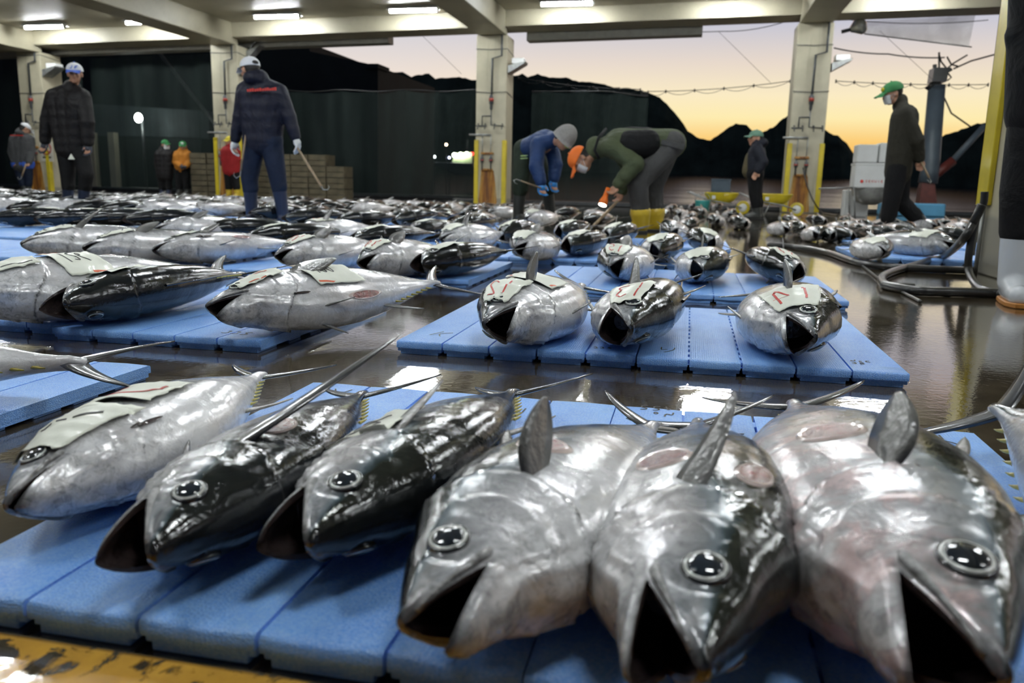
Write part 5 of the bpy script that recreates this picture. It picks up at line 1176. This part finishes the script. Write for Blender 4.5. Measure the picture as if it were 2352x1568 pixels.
mb = MB(); up = (J['shL']-J['hiL']).normalized(); c0 = J['hiL'].lerp(J['shL'], .55)+V3((0, -.0, .015)); c1 = J['hiR'].lerp(J['shR'], .55)+V3((0, 0, .015)); 
capsule(mb, J['hiL'].lerp(J['shL'], .42)+V3((0, 0, .008)), J['hiL'].lerp(J['shL'], .72)+V3((0, 0, .010)), .142, .142); capsule(mb, J['hiR'].lerp(J['shR'], .42)+V3((0, 0, .012)), J['hiR'].lerp(J['shR'], .72)+V3((0, 0, .014)), .142, .142); rem(mb, 'black_back_panel', blackc, r, .012, 3)
mb = MB(); a0 = PY(1385, 300, 8.0)-base; mb.tube([PY(1392, 296, 8.3)-base, PY(1374, 318, 8.06)-base, PY(1366, 345, 8.02)-base, PY(1376, 365, 8.02)-base], [.014]*4, 8); mb.build('strap', blackc, r, smooth=True)
mb = MB(); a0 = PY(1545, 333, 8.06)-base; mb.box((-.11, -.0, -.02), (.11, .012, .03)); o = mb.build('pocket_flap', greyp, r, bevel=.004); o.location = a0; o.rotation_euler = (0, R(12), 0)
# torch
A, B = PY(1397, 432, 7.93), PY(1384, 470, 7.86); e = empty('torch', A, 0, 'lit orange torch in the hand of the man in olive green', 'torch'); d = B-A; ml = d.to_track_quat('Z', 'Y').to_matrix()
mb = MB(); L_ = d.length; mb.lathe([(.022, 0), (.024, L_*.5), (.040, L_*.75), (.043, L_)], 18, (0, 0, 0), 0, ml); mb.build('case', capo, e, smooth=True)
mb = MB(); mb.lathe([(.038, L_-.002), (.036, L_+.006), (.001, L_+.008)], 18, (0, 0, 0), 0, ml); mb.build('lens', emis('torch_lens', (1, .93, .75), 14), e, smooth=True)
sp_ = bpy.data.lights.new('torch_beam', 'SPOT'); sp_.energy = 18; sp_.color = (1, .82, .6); sp_.spot_size = R(50); sp_.shadow_soft_size = .03; o = link(bpy.data.objects.new('torch_beam', sp_)); o.parent = e; o.location = d*1.12; o.rotation_euler = (-d).to_track_quat('Z', 'Y').to_euler()
stick((1418, 462), (1362, 520), 7.9, 7.45, .013, 'wooden stick pointed at a fish by the man in olive green')
# small man by the pillar
r, J, hf, jk, base = person('small man in dark jacket and pale green cap standing left of the right-hand pillar', 12.6,
    {'head': (1735, 318), 'neck': (1738, 332), 'shL': (1738, 345, -.14), 'shR': (1740, 345, .18), 'elL': (1752, 372, -.18), 'elR': (1750, 372, .2), 'wrL': (1740, 393, -.2), 'wrR': (1738, 393, .2), 'hiL': (1734, 400, -.08), 'hiR': (1736, 400, .12),
     'knL': (1733, 442, -.08), 'knR': (1737, 442, .12), 'anL': (1739, 490, -.08), 'anR': (1744, 490, .12)},
    dict(face=(-1, -.2, 0), look=(-.9, -.45, .05), jacket=cloth('dark_navy_jacket', (.012, .014, .022), .7), pants=blackc, boots=gryb, jt=.125, hem=.02))
cap(r, J['head'], hf, capt, True)
mb = MB(); u_ = V3((-.05, 0, 0)); capsule(mb, J['shL'].lerp(J['shR'], .5)+u_+V3((0, 0, -.12)), J['hiL'].lerp(J['hiR'], .5)+u_+V3((-.01, 0, .05)), .118, .135); rem(mb, 'tan_front', tan, r, .012, 3)
# walking man at right
r, J, hf, jk, base = person('walking man in dark jacket, green cap and white mask, hands behind his back, right', 10.3,
    {'head': (2050, 216), 'neck': (2068, 240), 'shL': (2078, 262, -.16), 'shR': (2080, 262, .2), 'elL': (2106, 322, -.20), 'elR': (2104, 320, .2), 'wrL': (2112, 366, -.12), 'wrR': (2112, 368, .08), 'hiL': (2062, 385, -.10), 'hiR': (2066, 385, .14),
     'knL': (2048, 458, -.14), 'knR': (2068, 462, .14), 'anL': (2037, 520, -.14), 'anR': (2118, 512, .14)},
    dict(face=(-1, -.15, 0), look=(-.9, -.2, -.28), jacket=brown, pants=blackc, boots=cloth('black_boot', (.012, .012, .012), .4), jt=.150, mask=True, hood=False, hem=-.06, toe=(-1, 0, 0), pr=(.125, .098, .085), boot=.5, plen=.8, curl=.9, hdL=(.1, .2, -1), hdR=(.1, -.2, -1), jr=(.09, .078, .062)))
cap(r, J['head'], hf, capg, True, 1.12)
mb = MB(); mb.ball(J['head']+hf @ V3((0, .098, .075)), (.035, .016, .026), 12, 0, hf); mb.build('cap_emblem', yel, r, smooth=True)
stick((2116, 372), (2134, 408), 10.15, 10.05, .013, 'wooden stick held behind the back of the walking man')
# man in white boots cut by the right edge
CN = 40
r, J, hf, jk, base = person('man in black with white rubber boots, cut off by the right edge of the photo', 3.78,
    {'head': (2470, -170), 'neck': (2465, -110), 'shL': (2410, -60), 'shR': (2530, -60), 'elL': (2372, 78), 'elR': (2560, 90), 'wrL': (2400, 190, -.1), 'wrR': (2540, 200, -.1), 'hiL': (2400, 240), 'hiR': (2480, 240),
     'knL': (2362, 440), 'knR': (2480, 450), 'anL': (2326, 660), 'anR': (2480, 665)},
    dict(face=(-.2, -1, 0), jacket=blackc, pants=blackc, boots=whb, sole=simple('gum_sole', (.42, .17, .03), .5), jt=.165, toe=(-.15, -1, 0), jr=(.105, .095, .07), br=.066, pr=(.125, .105, .085), boot=.66, plen=.42, hem=-.02))
print('people ok')
# ================================================================ fish
def make(name_lab, snout, L, gape, heading, roll, mat, ztop=.036, pitch=0, fat=1., group=None, eyes=(1, -1), hero=True, fins=None, belly=1., lift=0.):
    T = Tuna(L, gape, fat, **({} if hero else dict(nr=64, k1=20, k2=18))); T.belly = belly
    assert len(name_lab.split()) <= 16, name_lab
    r = empty('tuna', (0, 0, 0), 0, name_lab, 'fish', group); T.mesh('body', M[mat], r)
    for sd in eyes:
        T.eye(sd, r)
        if hero: T.maxilla(sd, r)
    add_fins(T, r, **(fins or {})); pose(r, T, snout, ztop, heading, roll, pitch, lift); return T, r
UPR = R(80)
# ---- front row
T, r = make('front row tuna at far left, pale, lying under two paper slips, mouth shut', (28, 1165), .65, 9, -86, 93, 'pale', pitch=0, fat=1.08, fins=dict(pect=(0, 1)), ztop=.036)
T.patch('gill_slit', [M['mouth']], .262, R(128), .040, .045, r, rim=False, ang=R(10))
paper(T, r, .215, R(66), .19, .17, 'big pale paper slip with a broken black stroke on the leftmost front tuna', R(8), [('ink', [[(.42, .30), (.50, .42)], [(.53, .46), (.58, .55)], [(.61, .60), (.74, .80)]], .004)], seed=3, off=.003)
paper(T, r, .42, R(66), .17, .17, 'cream paper slip with red brush strokes, upper one on the leftmost front tuna', 0, [('redink', [[(.62, .9), (.35, .86), (.30, .60), (.45, .3), (.72, .12)], [(.70, .52), (.62, .40), (.62, .26)]], .005)], seed=5, off=.003)
T, r = make('black front row tuna, second from left, gaping, with a long dark fin raised', (300, 1285), .69, 42, -86, -80, 'dark', pitch=-1, fat=.92, fins=dict(pect=(0, 1), pdir=((-.9, .25, .15), (-.60, -.30, .68)), plen=.34, pw=.065, black=True))
T.patch('cut', [M['flesh'], M['skinedge']], .385, -R(72), .045, .22, r, ang=R(5))
T, r = make('black-backed front row tuna, third from left, gaping, with a ringed eye', (665, 1255), .71, 42, -96, -78, 'mid', pitch=-1, fat=.98, fins=dict(pect=(1, 1), plen=.18))
paper(T, r, .36, -R(112), .16, .10, 'narrow paper slip with black marks on the shoulder of the third front tuna', 0, [('ink', text_strokes('126', .1, .3, .6, .45), .004), ('orangeink', [[(.75, .15), (.95, .2)]], .006)], seed=9, off=.003)
T, r = make('silver front row tuna in the middle, pale cheek, belly to the right, fin standing up', (955, 1455), .73, 31, -103, 80, 'silver', pitch=-2, fat=1.05, fins=dict(pect=(1, 0), pdir=((-.30, .95, .35), (-.9, -.25, .15)), plen=.105, pw=.055, pad=True))
T.patch('cut', [M['flesh'], M['skinedge']], .42, R(74), .035, .26, r)
T, r = make('front row tuna right of the middle one, dark back to the right, two red cuts', (1558, 1550), .75, 36, -91, -76, 'mid', pitch=-2, fat=1.04, fins=dict(pect=(0, 1), pdir=((-.9, .25, .15), (-.62, -.55, .62)), plen=.15, pw=.055, black=False))
T.patch('cut', [M['flesh'], M['skinedge']], .43, -R(100), .045, .22, r); T.patch('cut', [M['flesh'], M['skinedge']], .345, -R(52), .038, .20, r, ang=R(20))
T, r = make('largest front row tuna at right, pinkish cheek, wide dark mouth', (2240, 1572), .86, 36, -88, -80, 'rose', pitch=-2, fat=1.07, fins=dict(pect=(0, 1), pdir=((-.9, .25, .15), (-.40, -.85, .50)), plen=.085, pw=.065, pad=True))
T.patch('cut', [M['flesh'], M['skinedge']], .44, -R(98), .04, .22, r)
T, r = make('dark tuna cut off by the right edge of the photo, tail towards the camera row', (2900, 1480), .84, 20, -84, -70, 'dark', fins=dict(pect=(0, 0)))
r.location = (.532, .86, r.location.z); r.rotation_euler = (R(-50), 0, R(-85))
# tail reaching in from the left edge
T, r = make('pale tuna at the left edge showing only its tail on the pallet', (-560, 1000), .86, 20, 190, 85, 'pale', fins=dict(pect=(1, 1)), hero=False); TL = r
r.location = (-1.56, 1.07, r.location.z); r.rotation_euler = (R(85), 0, R(201))
# ---- second row
T, r = make('silver tuna of the second row with paper 12, a fin standing on its back', (1128, 750), .88, 38, -98, 76, 'silver', pitch=0, fat=1.02, fins=dict(pect=(1, 0), pdir=((-.25, .95, .25), (-.9, -.25, .15)), plen=.10, pw=.045, pad=True))
RED = lambda t, sc=.006: [('redink', text_strokes(t, .12, .2, .72, .6, flip=True), sc)]
paper(T, r, .185, R(62), .12, .20, 'paper slip with red 12 upside down over the eye of a second row tuna', R(90), RED('12', .0045), seed=11)
paper(T, r, .40, R(82), .17, .12, 'long pale paper slip with two red marks on the flank of the tuna labelled 12', 0, [('orangeink', [[(.1, .9), (.3, .95)]], .008), ('orangeink', [[(.12, .1), (.22, .05)]], .008)], seed=12)
T, r = make('dark-backed tuna of the second row with paper 13, mouth wide open to the camera', (1425, 757), .88, 46, -93, -74, 'mid', pitch=0, fat=1.0, fins=dict(pect=(0, 1), pdir=((-.9, .25, .15), (-.7, -.7, .2)), plen=.12))
paper(T, r, .20, -R(84), .105, .20, 'paper slip with red 13 upside down on the second row tuna in the middle', R(90), RED('13', .0045), seed=13)
T, r = make('tuna of the second row with paper 14, dark eye and open mouth, rightmost', (1852, 778), .87, 38, -88, -74, 'mid', pitch=0, fat=1.04, fins=dict(pect=(0, 1), pdir=((-.9, .25, .15), (-.5, -.85, .2)), plen=.11, pw=.05, pad=True))
paper(T, r, .235, -R(85), .13, .22, 'paper slip with red 14 upside down on the rightmost second row tuna', R(90), RED('14', .006), seed=14)
T, r = make('black-backed tuna lying on the pallet left of the tuna with paper 120', (125, 702), .84, 56, -95, -76, 'dark', fat=.98, fins=dict(pect=(0, 0)))
paper(T, r, .27, -R(88), .15, .10, 'paper slip on the shoulder of the black-backed tuna', R(8), [('ink', [[(.05, .5), (.2, .55), (.8, .75)]], .003)], seed=15)
T, r = make('pale tuna with paper 120 and a broad olive fin, on the left pallet', (478, 712), .86, 38, -118, 74, 'silver', fat=1.03, fins=dict(pect=(1, 1), pdir=((-.93, .25, .35), (-.9, -.25, .15)), plen=.15, pw=.055, pad=True))
paper(T, r, .175, R(58), .17, .13, 'paper slip with one red stroke over the eye of the tuna with paper 120', R(-6), [('redink', [[(.50, .35), (.62, .55), (.85, .62)]], .006), ('orangeink', [[(.25, .9), (.6, .98)]], .004)], seed=17)
paper(T, r, .43, R(86), .19, .14, 'paper 120 with red bars on the flank of a left pallet tuna', 0, [('ink', text_strokes('120', .18, .30, .42, .34), .0035), ('orangeink', [[(.05, .88), (.35, .95)], [(.05, .06), (.30, .12)]], .008)], seed=18)
T.patch('belly_cut', [M['flesh'], M['skinedge']], .50, R(146), .070, .15, r, off=.002)
T.patch('gill_slit', [M['mouth']], .262, R(130), .03, .04, r, rim=False)
T, r = make('big pale tuna with paper 126 at the left edge, second row', (-140, 690), .92, 30, -110, 74, 'pale', fat=1.05, fins=dict(pect=(0, 1)))
paper(T, r, .20, R(62), .15, .13, 'paper slip with a black stroke on the head of the tuna with paper 126', 0, [('ink', [[(.3, .85), (.9, .9)], [(.05, .5), (.15, .6), (.2, .4), (.08, .3)]], .004)], seed=19)
paper(T, r, .395, R(84), .15, .17, 'paper 126 with red bars on the big pale tuna at left', 0, [('ink', text_strokes('126', .22, .32, .5, .34), .004), ('orangeink', [[(.5, .93), (.95, .97)], [(.02, .08), (.45, .10)]], .010)], seed=20)
T.patch('cut', [M['flesh'], M['skinedge']], .45, R(40), .045, .16, r, off=.002); T.patch('cut', [M['flesh'], M['skinedge']], .56, R(48), .022, .14, r, off=.002)
# ---- prototypes for the rows behind
PROTO = {}
def proto(key, gape, mat, fat, fins):
    T = Tuna(.84, gape, fat, nr=56, k1=18, k2=16); r = empty('tuna', (0, 0, 0), 0, '', 'fish'); T.mesh('body', M[mat], r); T.eye(1, r); T.eye(-1, r); add_fins(T, r, finlets=False, **fins); PROTO[key] = (T, r, [False])
proto('S', 32, 'silver', 1.03, dict(pect=(1, 1), pdir=((-.85, .5, .3), (-.9, -.3, .1)), plen=.11, pw=.05, pad=True))
proto('D', 38, 'dark', .98, dict(pect=(0, 1), pdir=((-.9, .3, .1), (-.92, -.3, .2)), plen=.16))
proto('G', 34, 'mid', 1.02, dict(pect=(1, 1), pdir=((-.5, .85, .2), (-.5, -.85, .2)), plen=.09, pw=.04, pad=True))
proto('P', 14, 'pale', 1.06, dict(pect=(1, 1), pdir=((-.7, .6, .5), (-.9, -.3, .1)), plen=.17))
CENT = []
def ordn(i): return '%d%s' % (i, 'th' if 10 < i % 100 < 14 else {1: 'st', 2: 'nd', 3: 'rd'}.get(i % 10, 'th'))
def rank(rs, fmt):
    for i, r in enumerate(sorted(rs, key=lambda o: (o.location.x*FW.y-o.location.y*FW.x)/(o.location.y*FW.y+o.location.x*FW.x))): r['label'] = fmt(r, ordn(i+1))
def put(key, px, heading, roll, label, ztop=.036, L=.84, group=None, pap=None, cuts=()):
    assert len(label.split()) <= 16, label
    T, r0, used = PROTO[key]; h, ro = R(heading), R(roll); s = L/.84
    rz = T.rest(ro, 0)*s; rot = Euler((ro, 0, h)); sn = rot.to_matrix() @ Vector((.35*T.L*s, 0, -.01*T.L))
    if isinstance(px, Vector): tgt = px
    else: tgt = PZ(px[0], px[1], ztop+rz+sn.z)
    loc = (tgt.x-sn.x, tgt.y-sn.y, ztop+rz)
    CENT.append(loc)
    if not used[0]: r = r0; r.location = loc; r.rotation_euler = rot; r.scale = (s,)*3; r['label'] = label; used[0] = True; KIDS[r.name] = [(k, [g for g in bpy.data.objects if g.parent == k]) for k in bpy.data.objects if k.parent == r]
    else: r = copy_thing(r0, loc, rot, label, None, s)
    if group: r['group'] = group
    elif 'group' in r: del r['group']
    for c in cuts: T.patch(c[0], [M['mouth']] if c[0] == 'gill_slit' else [M['flesh'], M['skinedge']], c[1], R(c[2])*(1 if roll > 0 else -1), c[3], c[4], r, rim=c[0] != 'gill_slit', ang=R(6), off=.003)
    if pap:
        r.matrix_world = Matrix.LocRotScale(Vector(loc), rot, Vector((s,)*3)); sd = 1 if roll > 0 else -1
        u0, deg, col, txt, lb = pap
        paper(T, r, u0, sd*R(deg), .12, .19, lb, R(90)*1, [(col, text_strokes(txt, .15, .2, .7, .6, flip=True), .005)] if txt else [], seed=int(abs(px[0])))
    return r
# third row from the front
put('S', (1408, 615), -96, 76, 'pale wide-mouthed tuna of the third row, right behind papers 12 and 13', pap=(.19, 72, 'redink', '15', 'wet paper slip on the wide-mouthed pale tuna of the third row'))
put('G', (1606, 622), -92, -78, 'glossy grey tuna of the third row, mouth straight at the camera, second from right', pap=(.20, 92, 'redink', '', 'paper slip on the tuna facing straight at the camera in the third row'))
put('G', (1830, 625), -80, 70, 'tuna alone on the right end of the third row pallets', pap=(.22, 80, 'redink', '11', 'paper slip with small red marks on the rightmost third row tuna'), L=.80)
put('S', (828, 605), -100, 74, 'silver tuna of the third row with paper 14', pap=(.19, 60, 'redink', '14', 'paper slip with red 14 in the third row'))
put('D', (960, 606), -104, -78, 'black tuna with a round open mouth in the third row', pap=(.21, 84, 'redink', '', 'paper slip on the black round-mouthed tuna'))
put('S', (636, 590), -106, 74, 'silver tuna of the third row with red paper 2, left of paper 14', pap=(.19, 60, 'redink', '12', 'paper slip with red 12 left of the paper 14'))
put('S', (352, 575), -116, 86, 'silver tuna of the third row slit open at gill and belly', pap=(.24, 60, 'orangeink', '', 'thin paper slip on the slit silver tuna'), cuts=(('gill_slit', .265, 118, .045, .10), ('belly_cut', .50, 128, .06, .16)))
put('S', (190, 572), -120, 74, 'silver tuna with black paper 2 at left in the third row', pap=(.19, 60, 'ink', '2', 'paper slip with black 2 at left'))
put('P', (48, 562), -120, 72, 'silver tuna with black paper 3 at far left in the third row', pap=(.19, 60, 'ink', '3', 'paper slip with black 3 at far left'))
# fourth row
put('S', (1188, 572), -97, 72, 'silver tuna in the fourth row behind the fin of the paper 12 tuna', pap=(.19, 62, 'redink', '', 'paper slip on the silver tuna of the fourth row, middle'))
put('D', (1304, 564), -99, -78, 'dark tuna in the fourth row that the stick points at', pap=(.21, 84, 'redink', '', 'paper slip on the tuna the stick points at'))
put('G', (1508, 577), -92, -74, 'grey tuna in the fourth row before the yellow boots', pap=(.20, 92, 'redink', '', 'paper slip on the tuna before the yellow boots'))
put('G', (1630, 560), -86, 72, 'rightmost tuna of the fourth row, mouth open', pap=(.20, 85, 'redink', '', 'paper slip on the rightmost tuna of the fourth row'))
put('P', (1014, 550), -105, 74, 'silver tuna of the fourth row with a dark fin, behind the black round-mouthed one', pap=(.19, 62, 'redink', '', 'paper slip on the silver tuna behind the black round-mouthed one'))
put('D', (808, 550), -108, -78, 'black tuna of the fourth row behind the silver tuna of paper 14', pap=(.21, 84, 'redink', '', 'paper slip on the black tuna behind paper 14'))
put('P', (676, 537), -110, 74, 'silver tuna of the fourth row with a red-marked paper, behind red paper 2', pap=(.30, 62, 'orangeink', '1', 'red-marked paper slip in the fourth row'))
put('D', (566, 545), -116, -78, 'black tuna of the fourth row, mouth open, right of the slit tuna', pap=(.21, 84, 'redink', '', 'paper slip on the black tuna right of the slit one'))
put('D', (458, 528), -120, -78, 'black tuna with a grey fin behind the slit silver tuna')
put('S', (355, 528), -122, 74, 'small silver tuna behind the slit silver tuna, left one')
# fifth row
for i, (x, y) in enumerate(((-25, 500), (80, 502), (182, 502), (285, 503))):
    put('D', (x, y), -122, -78, ('black tuna at the left edge, first of the four side by side', 'black tuna, second of the four side by side at left', 'black tuna, third of the four side by side at left', 'black tuna, rightmost of the four side by side at left')[i],
        pap=(.47, 76, 'ink', '', ('white slip on the first', 'white slip on the second', 'white slip on the third', 'white slip on the rightmost')[i]+' of the four black tunas at left'))
put('D', (940, 532), -99, -78, 'black tuna with a round mouth in the fifth row, left of the middle pillar', pap=(.24, 86, 'redink', '', 'paper slip on the black tuna left of the middle pillar'))
put('G', (1152, 537), -95, -70, 'grey tuna in the fifth row below the man in the blue jacket', pap=(.2, 90, 'redink', '', 'paper slip on the tuna below the man in the blue jacket'))
put('D', (1286, 532), -97, -78, 'dark tuna in the fifth row left of the torch light spot', pap=(.2, 86, 'redink', '', 'paper slip on the dark tuna left of the torch spot'))
put('G', (1396, 542), -98, -72, 'gaping tuna in the fifth row right under the torch', pap=(.2, 90, 'redink', '', 'paper slip on the gaping tuna under the torch'))
put('P', (1208, 502), -106, 72, 'silver tuna lying before the boots of the man in the blue jacket', pap=(.2, 66, 'redink', '', 'paper slip on the silver tuna before the bending men'))
put('S', (1545, 535), -92, 70, 'silver tuna right of the yellow boots')
put('G', (1035, 520), -104, -66, 'dark tuna behind the fourth row, below the left part of the middle pillar')
put('S', (420, 480), -126, 82, 'slit silver tuna left of the legs of the man in the navy jacket', cuts=(('gill_slit', .265, 110, .045, .12),)); put('P', (352, 474), -126, 76, 'pale tuna behind the slit one, left of the man in the navy jacket')
put('D', (652, 500), -116, -78, 'black tuna right of the boots of the man in the navy jacket'); put('G', (905, 505), -108, -64, 'grey tuna with an open mouth behind the round-mouthed black one of the fifth row')
put('D', (776, 505), -112, -78, 'black tuna right of centre between the navy jacket man and the middle pillar'); put('S', (800, 480), -114, 76, 'pale tuna with raised fins, right of the hook of the man in navy')
put('D', (575, 488), -118, -78, 'black tuna between the legs of the man in the navy jacket')
# right side
put('P', (2032, 578), -86, -76, 'small pale tuna on the pallet beside the near pillar', pap=(.22, 92, 'ink', '', 'curved paper slip on the small pale tuna by the near pillar'), L=.74)
put('D', (2195, 566), -62, -66, 'dark tuna with a paper slip touching the near pillar', pap=(.3, 84, 'ink', '', 'paper slip on the dark tuna touching the near pillar'), L=.86)
RF = [(1542, 480), (1559, 492), (1583, 503), (1575, 520), (1614, 487), (1590, 475), (1646, 476), (1646, 508), (1679, 494), (1703, 482), (1712, 514), (1524, 495), (1500, 478)]
RF_ = [put('GSD'[i % 3], (x, y), -88+rng.uniform(-7, 7), (-70, 72, -62)[i % 3], 'small distant tuna on the wet floor left of the small man', 0, .80, 'distant tunas left of the small man') for i, (x, y) in enumerate(RF)]; rank(RF_, lambda r, k: 'distant tuna on the wet floor left of the small man, %s from the left' % k)
RG = [(1810, 528), (1822, 508), (1844, 525), (1877, 540), (1895, 509), (1911, 541), (1934, 526), (1955, 511), (1959, 543), (1967, 522), (1992, 533), (2008, 520)]
RG_ = [put('GSG'[i % 3], (x, y), -86+rng.uniform(-8, 8), (-70, 72, 74)[i % 3], 'small distant tuna on the wet floor between the right-hand pillar and the walking man', 0, .74, 'distant tunas before the right-hand pillar') for i, (x, y) in enumerate(RG)]; rank(RG_, lambda r, k: 'distant tuna before the right-hand pillar, %s from the left' % k)
RH = [(2070, 542), (2068, 518), (2100, 528), (2113, 542), (2150, 520), (2185, 540), (2196, 520), (2222, 526), (2240, 520), (2235, 545)]
RH_ = [put('SGD'[i % 3], (x, y), -80+rng.uniform(-14, 14), (72, -72, -66)[i % 3], 'distant tuna behind the legs of the walking man, left of the near pillar', 0, .78, 'distant tunas right of the walking man') for i, (x, y) in enumerate(RH)]; rank(RH_, lambda r, k: 'distant tuna near the legs of the walking man, %s from the left' % k)
# far rows: one low mesh each, still every fish for itself
def far_proto(key):
    T, r, _ = PROTO[key]; T2 = Tuna(.84, T.g/R(1), T.fat, nr=30, k1=11, k2=9); root = empty('tuna'); bo = T2.mesh('tuna', M[{'S': 'silver', 'D': 'dark', 'G': 'mid', 'P': 'pale'}[key]], None)
    kids = [o for o in bpy.data.objects if o.name.startswith('mouth_lining') and o.parent is None]
    add_fins(T2, root, finlets=False, pect=(1, 1), pdir=((-.88, .36, .2), (-.88, -.36, .2)), plen=.14); e = T2.eye(1, root); e2_ = T2.eye(-1, root)
    allo = [bo]+kids+[o for o in bpy.data.objects if o.parent in (root, e, e2_)]
    V = []; F = []; MI = []; mats = []; C = []
    for o in allo:
        me = o.data; b = len(V); V += [tuple(v.co) for v in me.vertices]
        ca = me.color_attributes.get('skin'); C += [tuple(c.color) for c in ca.data] if ca else [(0, 0, 0, 1)]*len(me.vertices)
        for p in me.polygons:
            F.append(tuple(i+b for i in p.vertices)); m = me.materials[p.material_index]
            if m not in mats: mats.append(m)
            MI.append(mats.index(m))
    me = bpy.data.meshes.new('tuna'); me.from_pydata(V, [], F)
    for m in mats: me.materials.append(m)
    me.polygons.foreach_set('material_index', MI); me.polygons.foreach_set('use_smooth', [True]*len(F)); a = me.color_attributes.new('skin', 'FLOAT_COLOR', 'POINT'); a.data.foreach_set('color', [x for c in C for x in c]); me.update()
    for o in allo: bpy.data.objects.remove(o)
    bpy.data.objects.remove(root); return T2, me
FAR = {k: far_proto(k) for k in 'SDGP'}
blocked = [(-4.3, 7.6, .35), (-7.9, 8.9, .35), (-1.9, 8.9, .45), (-.55, 8.3, .4), (-4.14, 16.5, .6)]
def clash(x, y): return any(abs(x-c[0]) < .25 and abs(y-c[1]) < .66 for c in CENT)
def far(x, y, key, heading, roll, label, group, z=0.):
    T, me = FAR[key]; o = link(bpy.data.objects.new('tuna', me)); s = rng.uniform(.88, 1.04); ro = R(roll); o.scale = (s,)*3
    o.location = (x, y, z+T.rest(ro, 0)*s); o.rotation_euler = (ro, 0, R(heading)); tag(o, label, 'fish', group); o['kin'] = KN[key]; rows_.setdefault(group, []).append(o)
rows_ = {}
nfar = 0; KN = {'S': 'silver', 'D': 'black-backed', 'G': 'glossy grey', 'P': 'pale'}
RN = ('nearest', 'second', 'middle', 'fourth', 'farthest')
for ri, y in enumerate((8.15, 9.25, 10.35, 11.5, 12.7)):
    x = {0: -10.5, 1: -11.5, 2: -12.6, 3: -13.4, 4: -14.0}[ri]; xe = -1.2 if ri < 3 else -2.6
    while x < xe:
        yy = y+rng.uniform(-.12, .12); x += rng.uniform(.34, .43)
        if any(math.hypot(x-a, yy-b) < c+.28 for a, b, c in blocked): continue
        k = 'SDGSDP'[rng.randint(6)]; sd = -1 if k == 'D' else rng.choice([-1, 1])
        if clash(x, yy): continue
        far(x, yy, k, -102+rng.uniform(-12, 12), sd*rng.uniform(60, 86), 'tuna', 'tunas in the %s of the five far rows' % RN[ri]); nfar += 1
for y, x0, x1 in ((7.15, -9.0, -5.4),):
    x = x0
    while x < x1:
        x += rng.uniform(.31, .40); k = 'DSDP'[rng.randint(4)]
        if any(math.hypot(x-a, y-b) < c+.3 for a, b, c in blocked): continue
        if clash(x, y+.1): continue
        far(x, y+.1, k, -104+rng.uniform(-8, 8), (-1 if k == 'D' else 1)*rng.uniform(60, 84), 'dark or silver tuna just behind the four black tunas at left', 'tunas behind the four black ones', .036); nfar += 1
for g_, rs in rows_.items():
    rank(rs, lambda r, k: ('%s tuna, %s from the left in the %s of the five far rows' % (r['kin'], k, g_.split(' ')[3])) if 'far rows' in g_ else '%s tuna just behind the four black tunas, %s from the left' % (r['kin'], k))
    for r in rs: del r['kin']
print('fish ok', nfar, len(bpy.data.objects))
